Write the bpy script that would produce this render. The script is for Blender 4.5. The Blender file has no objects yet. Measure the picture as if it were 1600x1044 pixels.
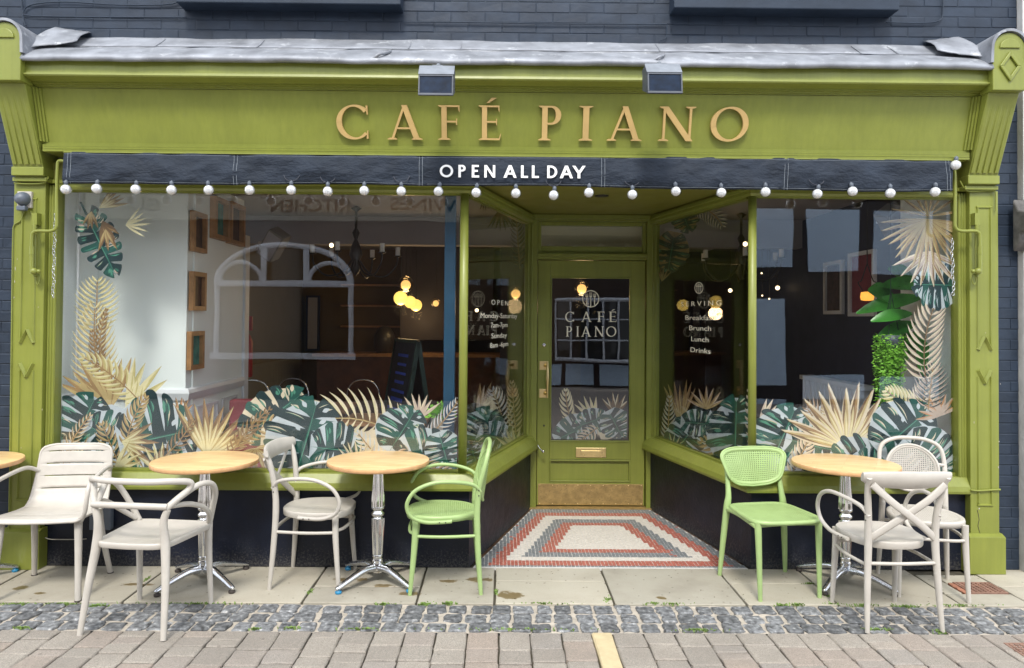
import bpy, math, random
from mathutils import Vector, Matrix
R = math.radians
PI = math.pi
rnd = random.Random(7)
sc = bpy.context.scene
col = sc.collection

# ------------------------------------------------------------------ camera
CAMP = Vector((0, -4.77, 1.6))
ROT = Matrix.Rotation(R(-.45), 3, 'Z') @ Matrix.Rotation(R(91.0), 3, 'X') @ Matrix.Rotation(R(.43), 3, 'Z')
cd = bpy.data.cameras.new('camera'); cam = bpy.data.objects.new('camera', cd); col.objects.link(cam)
cd.sensor_width = 36; cd.lens = 36 * 1155 / 1600
cd.shift_x = (800 - 791) / 1600; cd.shift_y = (477 - 522) / 1600
cd.clip_start = .05; cd.clip_end = 300
cam.matrix_world = Matrix.Translation(CAMP) @ ROT.to_4x4()
sc.camera = cam

def ray(px, py):
    return ROT @ Vector(((px - 791) / 1155, -(py - 477) / 1155, -1))
def at(px, py, Y):                      # point of the plane y = Y seen at a photograph pixel
    r = ray(px, py); t = (Y - CAMP.y) / r.y; return CAMP + t * r
def gr(px, py, z=0.0):
    r = ray(px, py); t = (z - CAMP.z) / r.z; return CAMP + t * r

# ------------------------------------------------------------------ light
SUN_EL, SUN_AZ = 49, 186                 # sun behind the camera, a little to the left
w = bpy.data.worlds.new('World'); sc.world = w; w.use_nodes = True
nt = w.node_tree; bgn = nt.nodes['Background']
sky = nt.nodes.new('ShaderNodeTexSky'); sky.sky_type = 'NISHITA'; sky.sun_disc = False
sky.sun_elevation = R(SUN_EL); sky.sun_rotation = R(SUN_AZ)
sky.air_density = 1.0; sky.dust_density = 3.0; sky.ozone_density = 1.0
# broken pale cloud over the whole dome
tc = nt.nodes.new('ShaderNodeTexCoord'); nz = nt.nodes.new('ShaderNodeTexNoise'); nz.inputs['Scale'].default_value = 3.2; nz.inputs['Detail'].default_value = 6
cr = nt.nodes.new('ShaderNodeValToRGB'); cr.color_ramp.elements[0].position = .25; cr.color_ramp.elements[1].position = .6
cr.color_ramp.elements[0].color = (.45, .45, .45, 1)
mx = nt.nodes.new('ShaderNodeMix'); mx.data_type = 'RGBA'
nt.links.new(tc.outputs['Generated'], nz.inputs['Vector']); nt.links.new(nz.outputs['Fac'], cr.inputs['Fac'])
nt.links.new(cr.outputs['Color'], mx.inputs['Factor']); nt.links.new(sky.outputs['Color'], mx.inputs['A'])
mx.inputs['B'].default_value = (13.0, 13.6, 14.6, 1)
nt.links.new(mx.outputs['Result'], bgn.inputs['Color'])
bgn.inputs['Strength'].default_value = .122
sd = bpy.data.lights.new('sun', 'SUN'); sd.energy = 1.85; sd.angle = R(12); sd.color = (1, .955, .88)
sun = bpy.data.objects.new('sun', sd); col.objects.link(sun)
_el, _az = R(SUN_EL), R(SUN_AZ)
sdir = Vector((math.sin(_az) * math.cos(_el), math.cos(_az) * math.cos(_el), math.sin(_el)))
sun.rotation_euler = sdir.to_track_quat('Z', 'Y').to_euler()
sc.view_settings.view_transform = 'Standard'; sc.view_settings.look = 'None'
sc.view_settings.exposure = .66; sc.view_settings.gamma = 1
sc.view_settings.use_curve_mapping = False
try:
    sc.cycles.max_bounces = 10; sc.cycles.transparent_max_bounces = 24
    sc.cycles.caustics_reflective = False; sc.cycles.caustics_refractive = False
    sc.cycles.sample_clamp_indirect = 4
except Exception: pass

# ------------------------------------------------------------------ materials
def nodes(name):
    m = bpy.data.materials.new(name); m.use_nodes = True
    return m, m.node_tree, m.node_tree.nodes['Principled BSDF']
def noise(t, scale, detail=4, vec=None, rough=.55):
    n = t.nodes.new('ShaderNodeTexNoise'); n.inputs['Scale'].default_value = scale
    n.inputs['Detail'].default_value = detail; n.inputs['Roughness'].default_value = rough
    if vec is not None: t.links.new(vec, n.inputs['Vector'])
    return n
def ramp(t, src, *stops):
    r = t.nodes.new('ShaderNodeValToRGB'); e = r.color_ramp.elements
    while len(e) < len(stops): e.new(.5)
    for k, (p, c) in enumerate(stops):
        e[k].position = p; e[k].color = (c[0], c[1], c[2], 1)
    t.links.new(src, r.inputs['Fac']); return r.outputs['Color']
def bump(t, b, src, strength, dist=.01):
    n = t.nodes.new('ShaderNodeBump'); n.inputs['Strength'].default_value = strength; n.inputs['Distance'].default_value = dist
    t.links.new(src, n.inputs['Height']); t.links.new(n.outputs['Normal'], b.inputs['Normal']); return n
def mixc(t, fac, a, b, mode='MIX'):
    m = t.nodes.new('ShaderNodeMix'); m.data_type = 'RGBA'; m.blend_type = mode
    for s, v in (('Factor', fac), ('A', a), ('B', b)):
        if isinstance(v, (int, float)): m.inputs[s].default_value = v
        elif isinstance(v, tuple): m.inputs[s].default_value = (v[0], v[1], v[2], 1)
        else: t.links.new(v, m.inputs[s])
    return m.outputs['Result']
def objvec(t, obj=True):
    c = t.nodes.new('ShaderNodeTexCoord'); g = t.nodes.new('ShaderNodeNewGeometry')
    return c.outputs['Object'] if obj else g.outputs['Position']
def paint(name, c, rough=.4, var=.12, scale=6, bmp=.08, bscale=60, metal=0, spec=.5, dirt=None, coat=0, randv=0, streak=0, dscale=9, dlo=.62):
    m, t, b = nodes(name); v = objvec(t, False)
    n = noise(t, scale, 5, v)
    lo = tuple(x * (1 - var) for x in c); hi = tuple(min(1, x * (1 + var)) for x in c)
    cc = ramp(t, n.outputs['Fac'], (.3, lo), (.7, hi))
    if dirt:
        d = noise(t, dscale, 8, v, .7)
        f = ramp(t, d.outputs['Fac'], (dlo, (0, 0, 0)), (dlo + .08, (1, 1, 1)))
        cc = mixc(t, f, cc, dirt)
    if streak:
        mp = t.nodes.new('ShaderNodeMapping'); mp.inputs['Scale'].default_value = (38, 38, 1.6); t.links.new(v, mp.inputs['Vector']); sn = noise(t, 1.0, 5, mp.outputs['Vector'], .65)
        cc = mixc(t, 1.0, cc, ramp(t, sn.outputs['Fac'], (.3, (1 - streak,) * 3), (.7, (1 + streak * .5,) * 3)), 'MULTIPLY')
    if randv:
        oi = t.nodes.new('ShaderNodeObjectInfo')
        f = ramp(t, oi.outputs['Random'], (0, (1 - randv,) * 3), (1, (1 + randv,) * 3))
        cc = mixc(t, 1.0, cc, f, 'MULTIPLY')
    t.links.new(cc, b.inputs['Base Color'])
    rr = noise(t, scale * 2.3, 4, v)
    mr = t.nodes.new('ShaderNodeMapRange'); mr.inputs['To Min'].default_value = max(0.02, rough - .1); mr.inputs['To Max'].default_value = min(1, rough + .12)
    t.links.new(rr.outputs['Fac'], mr.inputs['Value']); t.links.new(mr.outputs['Result'], b.inputs['Roughness'])
    b.inputs['Metallic'].default_value = metal; b.inputs['Specular IOR Level'].default_value = spec
    b.inputs['Coat Weight'].default_value = coat
    if bmp:
        bn = noise(t, bscale, 3, v); bump(t, b, bn.outputs['Fac'], bmp, .004)
    return m
def flat(name, c, rough=.5, metal=0, emit=None, es=0):
    m, t, b = nodes(name); b.inputs['Base Color'].default_value = (*c, 1); b.inputs['Roughness'].default_value = rough
    b.inputs['Metallic'].default_value = metal
    if emit: b.inputs['Emission Color'].default_value = (*emit, 1); b.inputs['Emission Strength'].default_value = es
    return m

M = {}
M['green'] = paint('olive_green_gloss_paint', (.212, .238, .042), .38, .08, 4, .12, 90, streak=.09, dirt=(.21, .225, .06), dscale=14, dlo=.68)
M['green_door'] = paint('door_green_paint', (.232, .258, .046), .38, .08, 4, .12, 90, streak=.09)
M['green_soffit'] = paint('soffit_green_paint', (.20, .20, .035), .5, .06, 3)
M['navy'] = paint('navy_masonry_paint', (.020, .031, .050), .5, .2, 5, .35, 22, spec=.3, dirt=(.07, .09, .13), dscale=16, dlo=.66)
M['navy_brick'] = paint('navy_brick_paint', (.022, .033, .053), .48, .22, 7, .5, 22, spec=.3, dirt=(.07, .09, .13), dscale=30, dlo=.72, randv=.10)
M['joint_navy'] = paint('navy_joint', (.018, .028, .045), .5, .2, 7, .4, 40, spec=.3)
M['navy_base'] = paint('navy_riser_paint', (.006, .009, .020), .42, .35, 5, .5, 40, spec=.35, dirt=(.05, .055, .06), dscale=38, dlo=.7)
_t = M['navy_base'].node_tree; _b = _t.nodes['Principled BSDF']; _v = objvec(_t, False); _sx = _t.nodes.new('ShaderNodeSeparateXYZ'); _t.links.new(_v, _sx.inputs[0])
_mr = _t.nodes.new('ShaderNodeMapRange'); _mr.inputs['From Min'].default_value = 0; _mr.inputs['From Max'].default_value = .30; _mr.inputs['To Min'].default_value = .17; _mr.inputs['To Max'].default_value = -.12
_t.links.new(_sx.outputs[2], _mr.inputs['Value']); _n = noise(_t, 75, 8, _v, .8); _ad = _t.nodes.new('ShaderNodeMath'); _t.links.new(_n.outputs['Fac'], _ad.inputs[0]); _t.links.new(_mr.outputs['Result'], _ad.inputs[1])
_src = _b.inputs['Base Color'].links[0].from_socket; _t.links.new(mixc(_t, ramp(_t, _ad.outputs[0], (.60, (0, 0, 0)), (.74, (.5, .5, .5))), _src, (.16, .15, .13)), _b.inputs['Base Color'])
M['awning'] = paint('navy_awning_canvas', (.019, .027, .042), .72, .30, 5, .0, 300, spec=.3)
_t = M['awning'].node_tree; _b = _t.nodes['Principled BSDF']; _mp = _t.nodes.new('ShaderNodeMapping'); _mp.inputs['Scale'].default_value = (3.2, 3.2, 7); _mp.inputs['Rotation'].default_value = (0, R(28), 0)
_t.links.new(objvec(_t, False), _mp.inputs['Vector']); _n = noise(_t, 1.6, 5, _mp.outputs['Vector'], .6); bump(_t, _b, _n.outputs['Fac'], 1.0, .035)
M['stitch'] = flat('white_stitching', (.30, .34, .38), .8)
M['white_print'] = flat('white_print', (.86, .87, .86), .6)
M['gold'] = paint('tan_gold_letter_paint', (.52, .355, .14), .45, .08, 8, .1)
M['cream_print'] = flat('cream_vinyl', (.86, .83, .70), .5)
M['lead'] = paint('weathered_lead', (.25, .265, .295), .55, .3, 7, .35, 26, metal=.25, dirt=(.42, .44, .47), dscale=9, dlo=.58)
M['lead_dark'] = flat('lead_seam', (.08, .09, .11), .6)
M['beige'] = paint('beige_chair_plastic', (.50, .47, .42), .42, .06, 12, .06, 200, dirt=(.42, .375, .32), dscale=26, dlo=.70)
M['lime'] = paint('light_green_chair_plastic', (.34, .47, .19), .4, .06, 12, .06, 200, dirt=(.27, .38, .15), dscale=26, dlo=.70)
M['rubber'] = flat('dark_foot', (.05, .04, .035), .7)
M['chrome'] = paint('polished_metal', (.72, .72, .72), .13, .05, 9, .05, 40, metal=1)
M['alu'] = paint('cast_aluminium', (.62, .64, .68), .25, .08, 9, .08, 60, metal=1)
M['blue_cap'] = flat('blue_foot_cap', (.02, .22, .42), .4)
M['brass'] = paint('brass', (.80, .62, .30), .3, .1, 12, .1, 60, metal=1)
M['kick'] = paint('worn_brass_kick_plate', (.44, .31, .125), .42, .22, 22, .3, 80, metal=.55, dirt=(.30, .22, .10), dscale=60, dlo=.55)
M['flood'] = paint('grey_floodlight_housing', (.07, .08, .10), .5, .15, 9, .1)
M['flood_top'] = paint('weathered_floodlight_top', (.19, .21, .24), .6, .2, 14, .1)  # paler grey than the housing: the light on its top is put into colour
M['flood_lens'] = paint('floodlight_glass', (.008, .018, .040), .5, .4, 20, .05, spec=.15)
M['cable'] = flat('dark_cable', (.03, .035, .05), .6)
M['grey_plastic'] = paint('grey_plastic', (.10, .12, .15), .45)
M['grout'] = paint('grout', (.60, .59, .56), .85, .1, 30, .3)
M['tile_grey'] = paint('grey_mosaic', (.20, .215, .225), .45, .3, 45, .1)
M['tile_red'] = paint('red_mosaic', (.40, .13, .095), .45, .3, 45, .1)
M['tile_white'] = paint('white_mosaic', (.66, .62, .56), .42, .12, 45, .1)
M['mortar'] = paint('sandy_mortar', (.43, .385, .32), .95, .18, 30, .9, 90, dirt=(.25, .22, .16), dscale=12)
M['cobble'] = paint('blue_grey_cobble', (.145, .150, .155), .72, .7, 34, 1.0, 60, dirt=(.40, .40, .39), dscale=34, dlo=.58, randv=.3)
M['joint'] = paint('dark_joint', (.075, .066, .045), .95, .3, 20, .6)
M['weed'] = paint('weed_green', (.15, .24, .05), .7, .3, 40, 0)
M['tarmac_pavers'] = paint('street_paving', (.36, .32, .29), .9, .15, 9, .5)
M['white_int'] = paint('cool_white_wall', (.86, .91, .89), .6, .03, 2, .05)
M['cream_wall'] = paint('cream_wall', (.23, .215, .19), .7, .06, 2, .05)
M['grey_panel'] = paint('grey_wainscot', (.30, .31, .29), .6, .05, 3)
M['dark_int'] = paint('dark_interior_wall', (.030, .024, .030), .6, .2, 2)
M['blue_int'] = paint('midnight_blue_wall', (.016, .018, .042), .6, .2, 2)
M['warm_wall'] = paint('ochre_wall', (.13, .085, .03), .7, .1, 2)
M['ceiling'] = paint('interior_ceiling', (.36, .345, .36), .8, .05, 2)
M['floor_int'] = paint('dark_timber_floor', (.09, .05, .028), .5, .3, 5)
M['wood_dark'] = paint('dark_wood', (.10, .038, .018), .35, .3, 8)
M['wood_mid'] = paint('oak_wood', (.36, .19, .08), .45, .25, 14)
M['teal_post'] = paint('teal_painted_post', (.012, .058, .11), .4, .15, 6)
M['red_fab'] = paint('red_upholstery', (.22, .035, .045), .8, .15, 6)
M['red'] = flat('red_plastic', (.35, .02, .02), .4)
M['blackboard'] = paint('blackboard', (.012, .022, .04), .6, .3, 8)
M['chalk'] = flat('blue_chalk', (.05, .10, .55), .8)
M['board_frame'] = paint('dark_teal_frame', (.02, .06, .05), .5)
M['leaf'] = paint('glossy_leaf', (.05, .24, .03), .3, .35, 14, .1)
M['leaf_bright'] = paint('bright_leaf', (.22, .52, .05), .45, .3, 30, .1)
M['iron_black'] = paint('black_iron', (.02, .018, .016), .4, .2, 9)
M['candle'] = flat('white_candle', (.75, .74, .7), .5)
M['white_gloss'] = paint('white_gloss', (.74, .76, .78), .45, .04, 5)
M['stone'] = paint('pale_stone', (.52, .51, .49), .8, .15, 6, .6)
M['stone_dark'] = paint('weathered_stone_bracket', (.10, .095, .09), .8, .4, 12, .8)
M['opp_brick'] = paint('dark_brick_opposite', (.035, .022, .018), .8, .3, 3)
M['timber'] = paint('black_timber', (.010, .009, .010), .6, .3, 3)
M['infill'] = paint('white_render_infill', (.56, .72, .93), .8, .10, .6)  # white panels with the blue of the sky put into their colour
M['opp_white'] = paint('white_painted_joinery', (.66, .71, .80), .5, .04, 3)
M['opp_sign'] = paint('cream_sign_board', (.26, .25, .20), .6, .05, 3)
M['opp_glass'] = flat('dark_window_glass', (.02, .025, .03), .05)
M['red_brick_paver'] = paint('red_clay_paver', (.36, .16, .10), .9, .25, 20, .8)
M['bulb_glow'] = flat('warm_lit_globe', (.9, .7, .4), .3, 0, (1, .60, .20), .9)
M['bulb_glow_yellow'] = flat('yellow_lit_globe', (.9, .75, .3), .3, 0, (1, .66, .14), .95)
M['bulb_hot'] = flat('hot_filament', (1, .9, .7), .3, 0, (1, .74, .42), 3)
M['orange_shade'] = flat('orange_lit_shade', (.9, .4, .1), .4, 0, (1, .42, .06), .9)
M['pic_dark'] = paint('dark_print', (.06, .03, .02), .5, .6, 20)
M['pic_teal'] = paint('teal_glass_art', (.05, .2, .17), .2, .4, 20)
M['mount'] = flat('picture_mount', (.6, .6, .58), .7)

def glass_mat(name, tint=(1, 1, 1), base=.045, glossc=(1, 1, 1), gain=1.0):
    m = bpy.data.materials.new(name); m.use_nodes = True; t = m.node_tree
    for n in list(t.nodes): t.nodes.remove(n)
    out = t.nodes.new('ShaderNodeOutputMaterial'); mix = t.nodes.new('ShaderNodeMixShader')
    tr = t.nodes.new('ShaderNodeBsdfTransparent'); gl = t.nodes.new('ShaderNodeBsdfGlossy')
    tr.inputs['Color'].default_value = (*tint, 1); gl.inputs['Roughness'].default_value = 0; gl.inputs['Color'].default_value = (*glossc, 1)
    lw = t.nodes.new('ShaderNodeLayerWeight'); lw.inputs['Blend'].default_value = .5
    p = t.nodes.new('ShaderNodeMath'); p.operation = 'POWER'; p.inputs[1].default_value = 5
    ma = t.nodes.new('ShaderNodeMath'); ma.operation = 'MULTIPLY_ADD'; ma.inputs[1].default_value = (1 - base) * gain; ma.inputs[2].default_value = base
    t.links.new(lw.outputs['Facing'], p.inputs[0]); t.links.new(p.outputs[0], ma.inputs[0])
    # old glass is never quite flat
    nz = noise(t, 1.7, 1, objvec(t, False)); bp = t.nodes.new('ShaderNodeBump'); bp.inputs['Strength'].default_value = .10; bp.inputs['Distance'].default_value = .012
    t.links.new(nz.outputs['Fac'], bp.inputs['Height']); t.links.new(bp.outputs['Normal'], gl.inputs['Normal'])
    t.links.new(ma.outputs[0], mix.inputs['Fac']); t.links.new(tr.outputs[0], mix.inputs[1]); t.links.new(gl.outputs[0], mix.inputs[2])
    t.links.new(mix.outputs[0], out.inputs['Surface']); return m
M['glass'] = glass_mat('shop_window_glass', (.975, .985, .985), .056)
M['glass_globe'] = glass_mat('clear_globe_glass', (1, .93, .8), .06)

def bulb_mat():
    m, t, b = nodes('white_festoon_bulb')
    v = objvec(t, False); n = noise(t, 160, 3, v)
    cc = ramp(t, n.outputs['Fac'], (.35, (.72, .74, .76)), (.6, (.93, .93, .93)))
    t.links.new(cc, b.inputs['Base Color']); b.inputs['Roughness'].default_value = .12
    b.inputs['Subsurface Weight'].default_value = .35; b.inputs['Subsurface Radius'].default_value = (.03, .03, .03)
    return m
M['bulb'] = bulb_mat()
M['bulb_shell'] = glass_mat('clear_bulb_shell', (.93, .94, .95), .16)

def wood_top():
    m, t, b = nodes('pale_wood_tabletop'); v = objvec(t)
    mp = t.nodes.new('ShaderNodeMapping'); mp.inputs['Scale'].default_value = (2.2, 13, 13); mp.inputs['Rotation'].default_value = (0, 0, R(28)); t.links.new(v, mp.inputs['Vector'])
    n = noise(t, 2.5, 8, mp.outputs['Vector'], .6)
    br = t.nodes.new('ShaderNodeTexBrick'); br.inputs['Scale'].default_value = 1; br.inputs['Brick Width'].default_value = .34; br.inputs['Row Height'].default_value = .075
    br.inputs['Mortar Size'].default_value = .001; br.inputs['Color1'].default_value = (1, 1, 1, 1); br.inputs['Color2'].default_value = (.86, .84, .80, 1); br.inputs['Mortar'].default_value = (.7, .6, .5, 1)
    m2 = t.nodes.new('ShaderNodeMapping'); m2.inputs['Rotation'].default_value = (0, 0, R(28)); t.links.new(v, m2.inputs['Vector']); t.links.new(m2.outputs['Vector'], br.inputs['Vector'])
    cc = ramp(t, n.outputs['Fac'], (.3, (.70, .45, .20)), (.55, (.80, .56, .28)), (.75, (.86, .65, .37)))
    cc = mixc(t, 1.0, cc, br.outputs['Color'], 'MULTIPLY')
    t.links.new(cc, b.inputs['Base Color']); b.inputs['Roughness'].default_value = .34
    bump(t, b, n.outputs['Fac'], .04); return m
M['wood_top'] = wood_top()
M['wood_edge'] = paint('tabletop_edge', (.62, .36, .17), .4, .15, 20)

def paver_mat():
    m, t, b = nodes('aggregate_paver'); v = objvec(t, False)
    n1 = noise(t, 7, 4, v); vo = t.nodes.new('ShaderNodeTexVoronoi'); vo.inputs['Scale'].default_value = 330; t.links.new(v, vo.inputs['Vector'])
    oi = t.nodes.new('ShaderNodeObjectInfo')
    basec = ramp(t, oi.outputs['Random'], (0, (.265, .242, .215)), (.3, (.31, .285, .252)), (.55, (.34, .312, .275)), (.75, (.325, .272, .232)), (1, (.29, .27, .248)))
    sp = t.nodes.new('ShaderNodeSeparateColor'); t.links.new(vo.outputs['Color'], sp.inputs['Color'])
    g = ramp(t, sp.outputs[0], (0, (.62, .60, .57)), (.35, (.9, .9, .9)), (.8, (1.08, 1.06, 1.02)), (1, (1.4, 1.36, 1.28)))
    cc = mixc(t, 1.0, basec, g, 'MULTIPLY')
    cc = mixc(t, ramp(t, n1.outputs['Fac'], (.35, (0, 0, 0)), (.75, (.45, .45, .45))), cc, (.27, .235, .20))
    vg = t.nodes.new('ShaderNodeTexVoronoi'); vg.inputs['Scale'].default_value = 7; t.links.new(v, vg.inputs['Vector'])
    cc = mixc(t, ramp(t, vg.outputs['Distance'], (.05, (.6, .6, .6)), (.075, (0, 0, 0))), cc, (.14, .12, .10))
    n6 = noise(t, 2.1, 6, v, .7); cc = mixc(t, ramp(t, n6.outputs['Fac'], (.48, (0, 0, 0)), (.66, (.45, .45, .45))), cc, (.20, .18, .155))
    t.links.new(cc, b.inputs['Base Color']); b.inputs['Roughness'].default_value = .88
    bump(t, b, vo.outputs['Distance'], .5, .003); return m
M['paver'] = paver_mat()
M['paver_yellow'] = paint('buff_paver', (.52, .43, .26), .85, .12, 14, .6, 120)

def slab_mat():
    m, t, b = nodes('sandstone_slab'); v = objvec(t, False)
    n1 = noise(t, 3.2, 7, v, .6); n2 = noise(t, 46, 5, v, .65); n3 = noise(t, 13, 6, v, .7)
    oi = t.nodes.new('ShaderNodeObjectInfo')
    cc = ramp(t, n1.outputs['Fac'], (.3, (.33, .305, .245)), (.5, (.41, .38, .31)), (.7, (.48, .45, .375)))
    cc = mixc(t, 1.0, cc, ramp(t, oi.outputs['Random'], (0, (.86, .86, .86)), (1, (1.08, 1.07, 1.05))), 'MULTIPLY')
    cc = mixc(t, ramp(t, n2.outputs['Fac'], (.62, (0, 0, 0)), (.72, (.6, .6, .6))), cc, (.30, .27, .21))
    n4 = noise(t, 120, 4, v, .7); cc = mixc(t, ramp(t, n4.outputs['Fac'], (.55, (0, 0, 0)), (.72, (.55, .55, .55))), cc, (.26, .23, .18))
    n5 = noise(t, 1.6, 6, v, .65); cc = mixc(t, ramp(t, n5.outputs['Fac'], (.45, (0, 0, 0)), (.68, (.5, .5, .5))), cc, (.34, .325, .26))
    vo = t.nodes.new('ShaderNodeTexVoronoi'); vo.inputs['Scale'].default_value = 17; vo.inputs['Randomness'].default_value = 1; t.links.new(v, vo.inputs['Vector'])
    cc = mixc(t, ramp(t, vo.outputs['Distance'], (.09, (.75, .75, .75)), (.13, (0, 0, 0))), cc, (.17, .155, .12))
    cc = mixc(t, ramp(t, n3.outputs['Fac'], (.63, (0, 0, 0)), (.72, (.5, .5, .5))), cc, (.33, .30, .24))
    # damp patches where water has been spilt
    wet = None
    for (x, y, rx, ry) in STAINS:
        mp = t.nodes.new('ShaderNodeMapping'); mp.vector_type = 'POINT'
        mp.inputs['Location'].default_value = (-x / rx, -y / ry, 0); mp.inputs['Scale'].default_value = (1 / rx, 1 / ry, 0); t.links.new(v, mp.inputs['Vector'])
        ln = t.nodes.new('ShaderNodeVectorMath'); ln.operation = 'LENGTH'; t.links.new(mp.outputs['Vector'], ln.inputs[0])
        ad = t.nodes.new('ShaderNodeMath'); ad.operation = 'MULTIPLY_ADD'; ad.inputs[1].default_value = 3.2; t.links.new(n3.outputs['Fac'], ad.inputs[0]); t.links.new(ln.outputs['Value'], ad.inputs[2])
        if wet is None: wet = ad.outputs[0]
        else:
            mn = t.nodes.new('ShaderNodeMath'); mn.operation = 'MINIMUM'; t.links.new(wet, mn.inputs[0]); t.links.new(ad.outputs[0], mn.inputs[1]); wet = mn.outputs[0]
    mr = t.nodes.new('ShaderNodeMapRange'); mr.inputs['From Min'].default_value = 2.24; mr.inputs['From Max'].default_value = 2.36
    mr.inputs['To Min'].default_value = 1; mr.inputs['To Max'].default_value = 0; t.links.new(wet, mr.inputs['Value'])
    cc = mixc(t, mr.outputs['Result'], cc, (.19, .145, .075))
    t.links.new(cc, b.inputs['Base Color'])
    rr = t.nodes.new('ShaderNodeMapRange'); rr.inputs['To Min'].default_value = .85; rr.inputs['To Max'].default_value = .3; t.links.new(mr.outputs['Result'], rr.inputs['Value'])
    t.links.new(rr.outputs['Result'], b.inputs['Roughness'])
    bump(t, b, n2.outputs['Fac'], .35, .004); return m
_st = [(795, 930, .10, .07), (745, 906, .12, .05), (640, 928, .10, .035), (545, 905, .13, .04), (1032, 934, .035, .03), (35, 918, .05, .04), (65, 927, .05, .02), (210, 913, .14, .025), (700, 908, .06, .03), (600, 915, .08, .03)]
STAINS = [(gr(a, b_).x, gr(a, b_).y, c, d) for a, b_, c, d in _st]
M['slab'] = slab_mat()

# decal tones
for k, c in dict(d_dark=(.004, .026, .030), d_green=(.008, .075, .060), d_light=(.07, .24, .165), d_cream=(.60, .52, .38), d_gold=(.43, .33, .15), d_tan=(.30, .19, .085),
                 d_brown=(.16, .095, .045), d_pale=(.62, .56, .33), d_white=(.46, .51, .54), d_olive=(.46, .40, .17), d_pink=(.46, .36, .29), d_orange=(.48, .24, .11)).items():
    M[k] = paint('vinyl_' + k[2:], c, .45, .16, 9, 0)

# ------------------------------------------------------------------ mesh builder
def catmull(P, n=6, closed=False):
    P = [Vector(p) for p in P]; out = []; L = len(P)
    rng_ = range(L if closed else L - 1)
    for i in rng_:
        if closed: a, b, c, d = P[(i - 1) % L], P[i], P[(i + 1) % L], P[(i + 2) % L]
        else: a, b, c, d = P[max(i - 1, 0)], P[i], P[i + 1], P[min(i + 2, L - 1)]
        for k in range(n):
            t = k / n
            out.append(.5 * ((2 * b) + (c - a) * t + (2 * a - 5 * b + 4 * c - d) * t * t + (3 * b - a - 3 * c + d) * t ** 3))
    if not closed: out.append(P[-1])
    return out

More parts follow.
